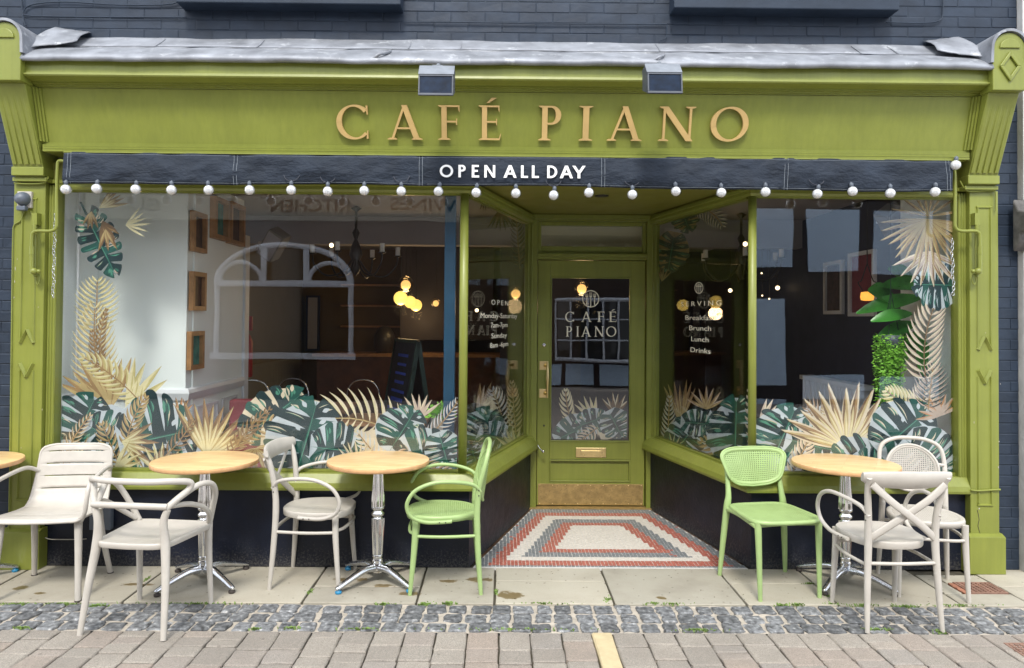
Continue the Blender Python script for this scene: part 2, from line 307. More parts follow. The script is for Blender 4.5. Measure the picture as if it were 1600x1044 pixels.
class MB:
    def __init__(s, T=None): s.v = []; s.f = []; s.m = []; s.s = []; s.T = T
    def add(s, vs, fs, mi=0, sm=False):
        o = len(s.v)
        for v in vs:
            v = Vector(v); s.v.append(tuple(s.T @ v) if s.T is not None else tuple(v))
        for f in fs: s.f.append([i + o for i in f]); s.m.append(mi); s.s.append(sm)
        return s
    def box(s, x0, x1, y0, y1, z0, z1, mi=0):
        v = [(x, y, z) for x in (x0, x1) for y in (y0, y1) for z in (z0, z1)]
        return s.add(v, [(0, 1, 3, 2), (4, 6, 7, 5), (0, 4, 5, 1), (2, 3, 7, 6), (0, 2, 6, 4), (1, 5, 7, 3)], mi)
    def extr(s, P, d, mi=0, sm=False):          # polygon P (3-D points) swept by vector d
        d = Vector(d); n = len(P); v = [Vector(p) for p in P] + [Vector(p) + d for p in P]
        return s.add(v, [list(range(n))[::-1], list(range(n, 2 * n))] + [(i, (i + 1) % n, n + (i + 1) % n, n + i) for i in range(n)], mi, sm)
    def prof(s, prof, x0, x1, mi=0):            # (y, z) profile extruded along x
        return s.extr([(x0, y, z) for y, z in prof], (x1 - x0, 0, 0), mi)
    def sweep(s, path, prof, mi=0):             # profile (out, z) along xy polyline, mitred; 'out' is to the right-hand side of travel
        n = len(path); P = [Vector((p[0], p[1])) for p in path]; rings = []
        for i, p in enumerate(P):
            d0 = (P[i] - P[i - 1]).normalized() if i > 0 else (P[1] - P[0]).normalized()
            d1 = (P[i + 1] - P[i]).normalized() if i < n - 1 else d0
            n0 = Vector((d0.y, -d0.x)); n1 = Vector((d1.y, -d1.x)); b = (n0 + n1); b = b / max(.3, b.length_squared / 2)
            rings.append([(p.x + b.x * o, p.y + b.y * o, z) for o, z in prof])
        k = len(prof); v = [q for r in rings for q in r]; f = []
        for i in range(n - 1):
            for j in range(k): f.append((i * k + j, i * k + (j + 1) % k, (i + 1) * k + (j + 1) % k, (i + 1) * k + j))
        f.append(list(range(k))[::-1]); f.append([(n - 1) * k + j for j in range(k)])
        return s.add(v, f, mi)
    def tube(s, P, r, n=10, closed=False, res=6, mi=0, flatx=1.0, up=None, smooth=True):
        if res: 
            raw = len(P); C = catmull(P, res, closed)
        else: raw = len(P); C = [Vector(p) for p in P]
        L = len(C)
        if isinstance(r, (list, tuple)):
            rr = []
            for i in range(L):
                t = i / (L if closed else L - 1) * (raw if closed else raw - 1); a = int(t); b = min(a + 1, raw - 1) if not closed else (a + 1) % raw; a = min(a, raw - 1)
                rr.append(r[a] * (1 - (t - int(t))) + r[b] * (t - int(t)))
        else: rr = [r] * L
        tan = []
        for i in range(L):
            if closed: d = C[(i + 1) % L] - C[i - 1]
            else: d = C[min(i + 1, L - 1)] - C[max(i - 1, 0)]
            tan.append(d.normalized() if d.length > 1e-9 else Vector((0, 0, 1)))
        u = Vector(up) if up is not None else (Vector((0, 0, 1)) if abs(tan[0].z) < .9 else Vector((0, 1, 0)))
        vs = []
        for i in range(L):
            t = tan[i]
            if up is not None: u = Vector(up)
            u = (u - t * u.dot(t)); u = u.normalized() if u.length > 1e-6 else t.orthogonal().normalized()
            w_ = t.cross(u)
            for k in range(n):
                a = 2 * PI * k / n
                vs.append(C[i] + u * math.cos(a) * rr[i] + w_ * math.sin(a) * rr[i] * flatx)
        f = []
        for i in range(L if closed else L - 1):
            j = (i + 1) % L
            for k in range(n): f.append((i * n + k, i * n + (k + 1) % n, j * n + (k + 1) % n, j * n + k))
        s.add(vs, f, mi, smooth)
        if not closed:
            s.add(vs[:n], [list(range(n))[::-1]], mi); s.add(vs[-n:], [list(range(n))], mi)
        return s
    def lathe(s, prof, c=(0, 0, 0), n=24, mi=0, flute=0, axis='z'):
        c = Vector(c); vs = []
        for r, z in prof:
            for k in range(n):
                a = 2 * PI * k / n
                q = r * (1 - flute * (k % 2)) 
                p = Vector((q * math.cos(a), q * math.sin(a), z))
                if axis == 'y': p = Vector((p.x, p.z, p.y))
                vs.append(c + p)
        f = [(i * n + k, i * n + (k + 1) % n, (i + 1) * n + (k + 1) % n, (i + 1) * n + k) for i in range(len(prof) - 1) for k in range(n)]
        s.add(vs, f, mi, flute == 0)
        return s.add(vs[:n], [list(range(n))[::-1]], mi).add(vs[-n:], [list(range(n))], mi)
    def ball(s, c, r, n=16, mi=0, sz=1):
        m_ = n // 2
        return s.lathe([(r * math.sin(PI * i / m_) + 1e-5, -r * sz * math.cos(PI * i / m_)) for i in range(m_ + 1)], c, n, mi)
    def build(s, name, mats, parent=None, kind=None, bevel=0, solid=0, label=None):
        me = bpy.data.meshes.new(name); me.from_pydata(s.v, [], s.f); 
        for mt in (mats if isinstance(mats, (list, tuple)) else [mats]): me.materials.append(M[mt] if isinstance(mt, str) else mt)
        me.polygons.foreach_set('material_index', s.m); me.polygons.foreach_set('use_smooth', s.s); me.update()
        return link(name, me, parent, kind, bevel, solid, label)

def link(name, me, parent=None, kind=None, bevel=0, solid=0, label=None):
    o = bpy.data.objects.new(name, me); col.objects.link(o)
    if parent is not None: o.parent = parent
    if kind: o['kind'] = kind
    if label: o['label'] = label
    if solid: d = o.modifiers.new('solid', 'SOLIDIFY'); d.thickness = solid; d.offset = 0
    if bevel: d = o.modifiers.new('bevel', 'BEVEL'); d.width = bevel; d.segments = 2; d.limit_method = 'ANGLE'
    return o
def thing(name, label, cat, loc=(0, 0, 0), rz=0, group=None):
    o = bpy.data.objects.new(name, None); col.objects.link(o); o.location = loc; o.rotation_euler = (0, 0, rz); o.empty_display_size = .1
    return tag(o, label, cat, group)
def tag(o, label, cat, group=None):
    o['label'] = label; o['category'] = cat
    if group: o['group'] = group
    return o
def kids(o): return [c for c in o.children]
def copy_tree(o, parent=None):
    c = o.copy(); col.objects.link(c); c.parent = parent
    for ch in list(o.children): copy_tree(ch, c)
    return c

# ------------------------------------------------------------------ letter strokes (unit height, baseline 0)
def glyph(ch, th, tn, serif):
    """returns (width, list of polygons) ; th thick stem, tn thin stroke"""
    P = []
    def bar(x0, y0, x1, y1, w):            # stroke with horizontal cut ends when steep
        dx, dy = x1 - x0, y1 - y0; L = math.hypot(dx, dy)
        if abs(dy) > .3 * L: h = w / 2 * L / abs(dy); P.append([(x0 - h, y0), (x0 + h, y0), (x1 + h, y1), (x1 - h, y1)])
        else: h = w / 2; P.append([(x0, y0 - h), (x1, y1 - h), (x1, y1 + h), (x0, y0 + h)])
    def ser(x, y, w, up):                  # a serif foot centred on x
        if not serif: return
        h = .035; s = 1 if up else -1
        P.append([(x - w / 2, y), (x + w / 2, y), (x + w / 2, y + s * h * .6), (x + w * .27, y + s * h * 1.5), (x - w * .27, y + s * h * 1.5), (x - w / 2, y + s * h * .6)])
    def arc(cx, cy, rx, ry, a0, a1, tilt=0, n=28):
        o, i = [], []
        for k in range(n + 1):
            a = R(a0 + (a1 - a0) * k / n); w_ = (tn + (th - tn) * abs(math.cos(a - R(tilt))) ** 1.5) / 2
            nx, ny = math.cos(a), math.sin(a)
            o.append((cx + (rx + w_) * nx, cy + (ry + w_) * ny)); i.append((cx + (rx - w_) * nx, cy + (ry - w_) * ny))
        for k in range(n): P.append([i[k], o[k], o[k + 1], i[k + 1]])
    sw = th * 2.3
    if ch == 'C':
        arc(.46, .5, .46 - th / 2, .5 - tn / 2, 42, 318, 12); W = .82
        if serif:
            x = .46 + (.46 - th / 2) * math.cos(R(42)) + .01
            P.append([(x - .005, .98), (x + .045, .98), (x + .045, .72), (x + .02, .72)]); P.append([(x - .005, .02), (x + .045, .02), (x + .045, .26), (x + .02, .26)])
    elif ch == 'A':
        W = .88; bar(.12, 0, .445, 1, tn * 1.15); bar(.76, 0, .44, 1, th); bar(.24, .33, .65, .33, tn)
        ser(.12, 0, .24, 1); ser(.76, 0, .28, 1)
    elif ch in 'FÉE':
        W = .55; x = th / 2 + .09; bar(x, 0, x, 1, th); bar(x, 1 - tn / 2, W, 1 - tn / 2, tn); bar(x, .53, W - .06, .53, tn)
        ser(x, 0, sw, 1); ser(x - .03, 1, sw * .8, 0)
        if serif: P.append([(W - .02, 1), (W + .02, 1.0), (W + .02, .80), (W - .005, .86)]); P.append([(W - .07, .62), (W - .045, .62), (W - .045, .43), (W - .07, .44)])
        if ch != 'F':
            bar(x, tn / 2, W + .03, tn / 2, tn)
            if serif: P.append([(W, 0), (W + .03, 0), (W + .07, .2), (W + .04, .16)])
        if ch == 'É': P.append([(x + .05, 1.07), (x + .12, 1.07), (x + .34, 1.22), (x + .20, 1.22)])
    elif ch == 'P':
        W = .60; x = th / 2 + .09; bar(x, 0, x, 1, th); ser(x, 0, sw, 1); ser(x - .03, 1, sw * .8, 0)
        cy = .73; arc(.32, cy, .26 - th / 2, .27 - tn / 2, -90, 90); bar(x, 1 - tn / 2, .32, 1 - tn / 2, tn); bar(x if not serif else x + .05, cy - .27 + tn / 2, .32, cy - .27 + tn / 2, tn)
    elif ch == 'I': W = .32; x = .16; bar(x, 0, x, 1, th); ser(x, 0, sw, 1); ser(x, 1, sw, 0)
    elif ch == 'L': W = .5; x = th / 2 + .04; bar(x, 0, x, 1, th); bar(x, tn / 2, W, tn / 2, tn)
    elif ch == 'N':
        W = .95; a = .17; b = .80
        bar(a, 0, a, 1, tn * 1.1); bar(b, 0, b, 1, tn * 1.1); bar(a, 1, b, 0, th)
        ser(a, 0, .24, 1); ser(a - .03, 1, .18, 0); ser(b, 1, .24, 0)
        if not serif: pass
    elif ch == 'O': W = .96; arc(.48, .5, .48 - th / 2, .5 - tn / 2, 0, 360, 15, 40)
    elif ch == 'D': W = .76; x = th / 2 + .04; bar(x, 0, x, 1, th); arc(.28, .5, .46 - th / 2, .5 - tn / 2, -90, 90); bar(x, 1 - tn / 2, .28, 1 - tn / 2, tn); bar(x, tn / 2, .28, tn / 2, tn)
    elif ch == 'Y': W = .74; bar(.37, 0, .37, .46, th); bar(.06, 1, .37, .40, th); bar(.68, 1, .37, .40, th)
    else: W = .3
    return W, P
def letter_mb(ch, o, u, v, h, depth, th=.14, tn=.055, serif=True, wide=1.0):
    """o baseline-left point, u right, v up unit vectors; depth along -normal towards viewer"""
    o, u, v = Vector(o), Vector(u).normalized(), Vector(v).normalized(); n = u.cross(v)
    W, P = glyph(ch, th, tn, serif); b = MB(); flip = 0
    for k, pl in enumerate(P):
        e = .00025 * (k % 7)
        area = sum(pl[i][0] * pl[(i + 1) % len(pl)][1] - pl[(i + 1) % len(pl)][0] * pl[i][1] for i in range(len(pl)))
        if area < 0: pl = pl[::-1]
        b.extr([o + u * (x * h * wide) + v * (y * h) for x, y in pl], n * (depth + e))
    return b

def text_mesh(name, s, size, mat, parent, loc, xdir, extr=.0004, align='CENTER', space=1.0, bold=0, label=None):
    cu = bpy.data.curves.new(name, 'FONT'); cu.body = s; cu.size = size; cu.extrude = extr; cu.align_x = align; cu.space_character = space; cu.offset = bold; cu.resolution_u = 3
    ob = bpy.data.objects.new(name, cu); col.objects.link(ob)
    dg = bpy.context.evaluated_depsgraph_get(); me = bpy.data.meshes.new_from_object(ob.evaluated_get(dg)); 
    bpy.data.objects.remove(ob); bpy.data.curves.remove(cu)
    me.materials.clear(); me.materials.append(M[mat])
    x = Vector(xdir).normalized(); z = Vector((0, 0, 1)); n = x.cross(z)
    Mx = Matrix((( x.x, z.x, n.x, loc[0]), (x.y, z.y, n.y, loc[1]), (x.z, z.z, n.z, loc[2]), (0, 0, 0, 1)))
    me.transform(Mx); me.name = name
    return link(name, me, parent, label=label)

# ================================================================== SETTING: ground
SY, CY, PYe = -.60, -.965, -1.75          # slab front edge, cobble front edge, last separate paver
g = MB(); g.add([(-14, -11, -.03), (14, -11, -.03), (14, 8, -.03), (-14, 8, -.03)], [(0, 1, 2, 3)]).build('ground', 'joint', kind='structure')
pav = MB().box(-7, 7, SY, .25, -.06, -.016).build('pavement', 'joint', kind='structure')
cob = MB()
# sandy mortar between the setts, slightly uneven
nx, ny = 420, 22
vs = []; 
for j in range(ny + 1):
    for i in range(nx + 1):
        x = -4.5 + 9.3 * i / nx; y = CY + (SY - CY) * j / ny
        z = -.011 + .004 * math.sin(x * 31 + y * 17) * math.sin(x * 13 - y * 29) + rnd.uniform(-.0015, .0015)
        vs.append((x, y, z))
cob.add(vs, [(j * (nx + 1) + i, j * (nx + 1) + i + 1, (j + 1) * (nx + 1) + i + 1, (j + 1) * (nx + 1) + i) for j in range(ny) for i in range(nx)], 0, True)
sett = cob.build('gutter_bed', 'mortar', kind='structure')
street = MB().box(-14, 14, -9.4, CY - .002, -.06, -.022).build('street', 'joint', kind='structure')

def uneven_block(x0, x1, y0, y1, z1, cham, jit, r, h=.05, round_=0, nx=3, ny=2, skew=0):
    """block whose top is a small uneven, chamfered grid"""
    b = MB(); vs = []; 
    def P(x, y, z): vs.append((x + skew * (y - y0), y, z))
    xs = [x0] + [x0 + cham + (x1 - x0 - 2 * cham) * i / nx for i in range(nx + 1)] + [x1]
    ys = [y0] + [y0 + cham + (y1 - y0 - 2 * cham) * i / ny for i in range(ny + 1)] + [y1]
    X, Y = len(xs), len(ys); je = jit * 1.5
    ex = [[(r.uniform(-je, je), r.uniform(-je, je)) for _ in ys] for _ in xs]
    for i, x in enumerate(xs):
        for j, y in enumerate(ys):
            edge = i in (0, X - 1) or j in (0, Y - 1); corner = i in (0, X - 1) and j in (0, Y - 1)
            ox = oy = 0
            if corner: ox = round_ * (1 if i == 0 else -1); oy = round_ * (1 if j == 0 else -1)
            z = z1 + r.uniform(-jit, jit) * .6 - (cham * .8 if edge else 0)
            P(x + ox + (ex[i][j][0] if edge else 0), y + oy + (ex[i][j][1] if edge else 0), z)
    f = [(i * Y + j, (i + 1) * Y + j, (i + 1) * Y + j + 1, i * Y + j + 1) for i in range(X - 1) for j in range(Y - 1)]
    ring = [i * Y for i in range(X)] + [(X - 1) * Y + j for j in range(1, Y)] + [i * Y + Y - 1 for i in range(X - 2, -1, -1)] + [j for j in range(Y - 2, 0, -1)]
    n0 = len(vs)
    for k in ring: vs.append((vs[k][0], vs[k][1], z1 - h))
    for k in range(len(ring)):
        a, c = ring[k], ring[(k + 1) % len(ring)]; f.append((a, n0 + k, n0 + (k + 1) % len(ring), c))
    b.add(vs, f, 0, False); return b

# big sandstone slabs along the shopfront
r2 = random.Random(3)
XJ = [-4.6, -3.72, -2.95, -2.10, -1.10, -.46, -.02, .655, 1.40, 1.92, 2.62, 3.02, 3.9, 4.8]
def slab(x0, x1, y0, y1, m='slab', cham=.004, s0=0, s1=0):
    b = uneven_block(x0 + .0065, x1 - .0065, y0, y1, 0, cham, .0012, r2, h=.05, round_=.004, nx=6, ny=4)
    b.build('paving_slab', m, pav)
for a, b_ in zip(XJ[:-1], XJ[1:]):
    if abs(a - 2.62) < .01: continue
    if abs(a + .02) < .01: slab(a, b_, SY + .004, -.245); slab(a, b_, -.235, -.004)
    elif abs(a - 1.40) < .01: slab(a, b_, SY + .004, -.27); slab(a, b_, -.26, -.004)
    elif abs(a + 1.10) < .01: slab(a, b_, SY + .004, -.35); slab(a, b_, -.34, -.004)
    elif a > 3: slab(a, b_, SY + .004, -.30); slab(a, b_, -.29, .2)
    else: slab(a, b_, SY + .004, -.004 if a > -3.7 and a < 2.9 else .2)
# around the iron cover at the right-hand pilaster
slab(2.62, 3.02, SY + .004, -.42); slab(2.62, 2.74, -.41, -.10); slab(2.74, 3.02, -.22, -.10)
for k in range(4): 
    for j in range(3):
        uneven_block(2.755 + k * .066, 2.815 + k * .066, -.405 + j * .06, -.35 + j * .06, -.003, .004, .002, r2).build('clay_paver', 'red_brick_paver', pav) if k < 1 or j > 1 else None

# three rows of blue-grey setts
r3 = random.Random(11)
for row in range(3):
    x = -3.55 + r3.uniform(0, .05)
    y0 = CY + .012 + row * (SY - CY - .012) / 3
    while x < 3.7:
        wd = r3.uniform(.078, .112); gp = r3.uniform(.008, .026); dp = r3.uniform(.092, .108)
        jy = r3.uniform(-.004, .004)
        uneven_block(x, x + wd, y0 + jy, y0 + jy + dp, r3.uniform(-.002, .003), .008, .0032, r3, h=.04, round_=.006, nx=3, ny=3, skew=r3.uniform(-.06, .08)).build('sett', 'cobble', sett)
        x += wd + gp
# tegula paving: columns running away from the shop, mixed lengths
r4 = random.Random(5); protos = {}
cw = .157; far = MB(); x = -3.30
ci = 0; done = False
while x < 3.45:
    yellow = x > gr(935, 985).x - .075 and not done
    done = done or yellow
    wcol = .105 if yellow else cw + r4.uniform(-.004, .004)
    y = CY - .006
    while y > -9.3:
        ln = .64 if yellow else r4.choice([.105, .14, .16, .16, .21, .19, .075 if y > -2 else .2])
        if y < PYe: far.add(*(lambda q: (q.v, q.f))(MB().box(x + .003, x + wcol - .003, y - ln + .003, y - .003, -.05, 0)))
        else:
            dz = r4.uniform(-.0025, .0025)
            o = uneven_block(x + .0032, x + wcol - .0032, y - ln + .0032, y - .0032, dz, .0065, .0018, r4, h=.05, round_=.004, nx=2, ny=2).build('block_paver', 'paver_yellow' if yellow else 'paver', street)
            if yellow: o['label'] = 'buff coloured block paver'
        y -= ln
        if yellow and y < PYe: break
    x += wcol; ci += 1
far.build('paving_blocks', 'tarmac_pavers', street, kind='stuff')
MB().box(-14, -3.31, -9.3, CY - .004, -.05, -.001).box(x + .01, 14, -9.3, CY - .004, -.05, -.001).build('paving_beyond', 'tarmac_pavers', street)

# weeds and moss in the joints
wb = MB(); r5 = random.Random(9)
def tuft(cx, cy, rx, ry, n, h=.018):
    rx *= 1.35; ry *= 1.2
    for _ in range(int(n * .55)):
        a = r5.uniform(0, 2 * PI); q = abs(r5.gauss(0, .5)); px, py = cx + rx * q * math.cos(a), cy + ry * q * math.sin(a)
        t = r5.uniform(0, 2 * PI); l = .6 * h * r5.uniform(.4, 1.1); w_ = r5.uniform(.002, .005)
        dx, dy = math.cos(t) * l * .8, math.sin(t) * l * .8
        wb.add([(px, py, -.008), (px + w_, py + w_ * .4, -.006), (px + dx + w_, py + dy, l * .55), (px + dx * 1.3, py + dy * 1.3, l * .8), (px + dx - w_, py + dy, l * .6)], [(0, 1, 2, 3, 4)])
for (px, py, rx, ry, n) in [(150, 947, .05, .02, 260), (95, 944, .12, .008, 160), (25, 944, .08, .008, 120), (35, 981, .05, .012, 90), (400, 983, .02, .01, 70), (456, 982, .05, .01, 110), (662, 944, .035, .02, 160), (700, 943, .05, .012, 130),
    (1220, 946, .035, .02, 120), (1245, 945, .04, .012, 130), (1350, 946, .06, .012, 120), (1412, 948, .07, .014, 160), (1090, 985, .09, .014, 200), (1470, 988, .03, .02, 120), (1300, 944, .04, .01, 60), (950, 938, .02, .04, 90), (1020, 943, .05, .01, 90),
    (775, 925, .008, .05, 80), (485, 925, .01, .04, 90), (230, 905, .01, .06, 70), (1265, 912, .03, .01, 60), (1290, 930, .02, .03, 70), (1370, 984, .09, .01, 120), (600, 944, .06, .006, 80), (850, 943, .1, .006, 100), (560, 983, .1, .006, 100), (1050, 944, .07, .01, 100),
    (300, 943, .3, .006, 160), (800, 984, .4, .006, 160), (1500, 946, .2, .01, 140)]:
    p = gr(px, py); tuft(p.x, p.y, rx, ry, n)
wb.build('weeds_in_joints', 'weed', kind='stuff')
# litter and crumbs near the wall foot
lb = MB()
for _ in range(240):
    x = r5.uniform(-3.0, 3.1); y = r5.uniform(-.05, -.004) if r5.random() < .7 else r5.uniform(-.6, 0)
    if -.2 < x < 1.6 and y > -.1: continue
    q = r5.uniform(.0025, .008); lb.add([(x, y, .001), (x + q, y + q * .3, .003), (x + q * .7, y - q, .002), (x - q * .2, y - q * .6, .004)], [(0, 1, 2, 3)])
lb.build('dry_leaf_litter', 'joint', kind='stuff')

# iron covers
def cover(loc, w_, d, label, mat='iron_cover'):
    t = thing('drain_cover', label, 'drain cover', loc)
    MB().box(-w_ / 2, w_ / 2, -d / 2, d / 2, -.03, -.004).build('plate', mat, t)
    b = MB(); n = 7
    for i in range(n):
        for j in range(n):
            x0 = -w_ / 2 + w_ * (i + .18) / n; y0 = -d / 2 + d * (j + .18) / n
            b.box(x0, x0 + w_ / n * .62, y0, y0 + d / n * .62, -.004, .003)
    b.build('raised_stud', mat, t, kind='stuff')
    MB().box(-w_ / 2 - .012, w_ / 2 + .012, -d / 2 - .012, -d / 2 - .001, -.03, .002).box(-w_ / 2 - .012, w_ / 2 + .012, d / 2 + .001, d / 2 + .012, -.03, .002).box(-w_ / 2 - .012, -w_ / 2 - .001, -d / 2, d / 2, -.03, .002).box(w_ / 2 + .001, w_ / 2 + .012, -d / 2, d / 2, -.03, .002).build('rim', mat, t)
M['iron_cover'] = paint('rusty_iron', (.26, .15, .11), .7, .3, 20, .6, 60)
cover((2.90, -.315, 0), .20, .155, 'small rusty square iron cover in the slabs beside the right pilaster')
cover((2.62, -1.17, 0), .18, .16, 'rusty iron cover among the block pavers at the bottom right corner')

# mosaic entrance floor: real tesserae
def lerp(a, b, t): return a + (b - a) * t
ML0, MR0, ML1, MR1 = -.165, 1.605, .30, 1.245      # front left/right x, rear left/right x
mos = MB().extr([(ML0, -.004, -.05), (MR0, -.004, -.05), (MR1, 1.54, -.05), (ML1, 1.54, -.05)], (0, 0, .0505)).build('entrance_floor', 'grout', kind='structure')
tb = MB(); ts = .0245; y = .012; r6 = random.Random(2)
def qd(x, y):        # distance inside the trapezium measured in band widths
    t = y / 1.53; l = lerp(ML0, ML1, t); r_ = lerp(MR0, MR1, t)
    cl = math.cos(math.atan((ML1 - ML0) / 1.53)); cr_ = math.cos(math.atan((MR0 - MR1) / 1.53))
    return min((x - l) * cl, (r_ - x) * cr_, y * 1.04 + .028, max(.01, (1.53 - y) * .9 - .095))
while y < 1.52:
    x = ML0
    while x < MR0:
        d = qd(x + ts / 2, y + ts / 2)
        if d > .006:
            # bands: grey, red, white, grey, red, white field
            mi = 0 if d < .078 else 1 if d < .158 else 2 if d < .252 else 0 if d < .335 else 1 if d < .42 else 2
            if r6.random() < .012: mi = 1 if mi == 0 else mi
            j = r6.uniform(-.0012, .0012); z = .0035 + r6.uniform(-.0009, .0009)
            x0, x1, y0, y1 = x + .0018 + j, x + ts - .0018 + j, y + .0018, y + ts - .0018
            tb.add([(x0, y0, z), (x1, y0, z), (x1, y1, z), (x0, y1, z), (x0, y0, 0), (x1, y0, 0), (x1, y1, 0), (x0, y1, 0)], [(0, 1, 2, 3), (4, 5, 1, 0), (5, 6, 2, 1), (6, 7, 3, 2), (7, 4, 0, 3)], mi)
        x += ts
    y += ts
tb.build('mosaic_tiles', ['tile_grey', 'tile_red', 'tile_white'], mos, kind='stuff')

# ================================================================== THE CAFE BUILDING
B = thing('cafe_building', 'navy brick cafe with olive green shopfront and recessed doorway', 'building')
XL, XR = -2.90, 3.01        # inner edges of the pilasters
# --- masonry above and beside, brick by brick
def brick_field(x0, x1, z0, z1, name, cut=None):
    core = MB()
    core.box(x0, x1, .0030, .25, z0, z1).build(name, 'joint_navy', B)
    wall = core_obj = B.children[-1]
    k = 0; z = z0
    shared = []
    for i in range(8):
        rr = random.Random(i); b = MB(); L, H = .2185, .0655
        c = .0045; j_ = lambda a: rr.uniform(-a, a)
        vs = [(c + j_(.002), j_(.0009), c + j_(.0012)), (L - c + j_(.002), j_(.0009), c + j_(.0012)), (L - c + j_(.002), j_(.0009), H - c + j_(.0012)), (c + j_(.002), j_(.0009), H - c + j_(.0012)),
              (0, .0034, 0), (L, .0034, 0), (L, .0034, H), (0, .0034, H)]
        vs += [(x, .012, z_) for x, y, z_ in vs[4:8]]
        f = [(0, 1, 2, 3), (4, 5, 1, 0), (5, 6, 2, 1), (6, 7, 3, 2), (7, 4, 0, 3), (8, 9, 5, 4), (9, 10, 6, 5), (10, 11, 7, 6), (11, 8, 4, 7)]
        b.add(vs, f, 0, False); me = bpy.data.meshes.new('brick'); me.from_pydata(b.v, [], b.f); me.materials.append(M['navy_brick'])
        me.update(); shared.append(me)
    while z < z1 - .02:
        x = x0 - (.11 if k % 2 else 0) - .0
        while x < x1 - .01:
            a = max(x, x0); b_ = min(x + .2185, x1)
            if b_ - a > .03:
                o = bpy.data.objects.new('brick', rnd.choice(shared)); col.objects.link(o); o.parent = wall
                o.location = (a, rnd.uniform(-.0012, .0018), z); o.scale = ((b_ - a) / .2185, 1, 1)
            x += .2205
        z += .0675; k += 1
    return wall
brick_field(-3.42, 3.36, 3.385, 3.80, 'upper_wall')
brick_field(-3.42, -3.10, 0, 3.385, 'side_wall')
brick_field(3.20, 3.36, 0, 3.385, 'side_wall')
MB().box(-6.5, -3.425, .0, .25, 0, 7.5).box(-3.424, 3.359, .004, .25, 3.81, 7.5).build('outer_wall', 'navy', B)
# upper window sills
for a, b_ in ((-2.06, -.645), (1.085, 2.52)):
    MB().box(a, b_, -.13, .003, 3.575, 3.73).build('window_sill', 'navy', B, bevel=.006)
# cables clipped to the brickwork
def cab(P, Y=-.014, r=.0042, b=None, res=4, nm='wall_cable', mt='navy'): MB().tube([(at(x, y, Y).x, Y, at(x, y, Y).z) for x, y in P], r, 6, res=res).build(nm, mt, B)
cab([(33, -12), (35, 15), (42, 24), (90, 26), (190, 27), (292, 27)]); cab([(40, 40), (36, 22), (48, 8), (100, 3), (190, 8), (270, 6), (290, -8)]); cab([(630, 34), (740, 35), (860, 37), (1042, 38)], -.016)
cab([(1042, 38), (1041, 58), (1030, 64)], -.016, .003); cab([(1385, 35), (1440, 36), (1466, 33), (1473, 22), (1473, -10)])

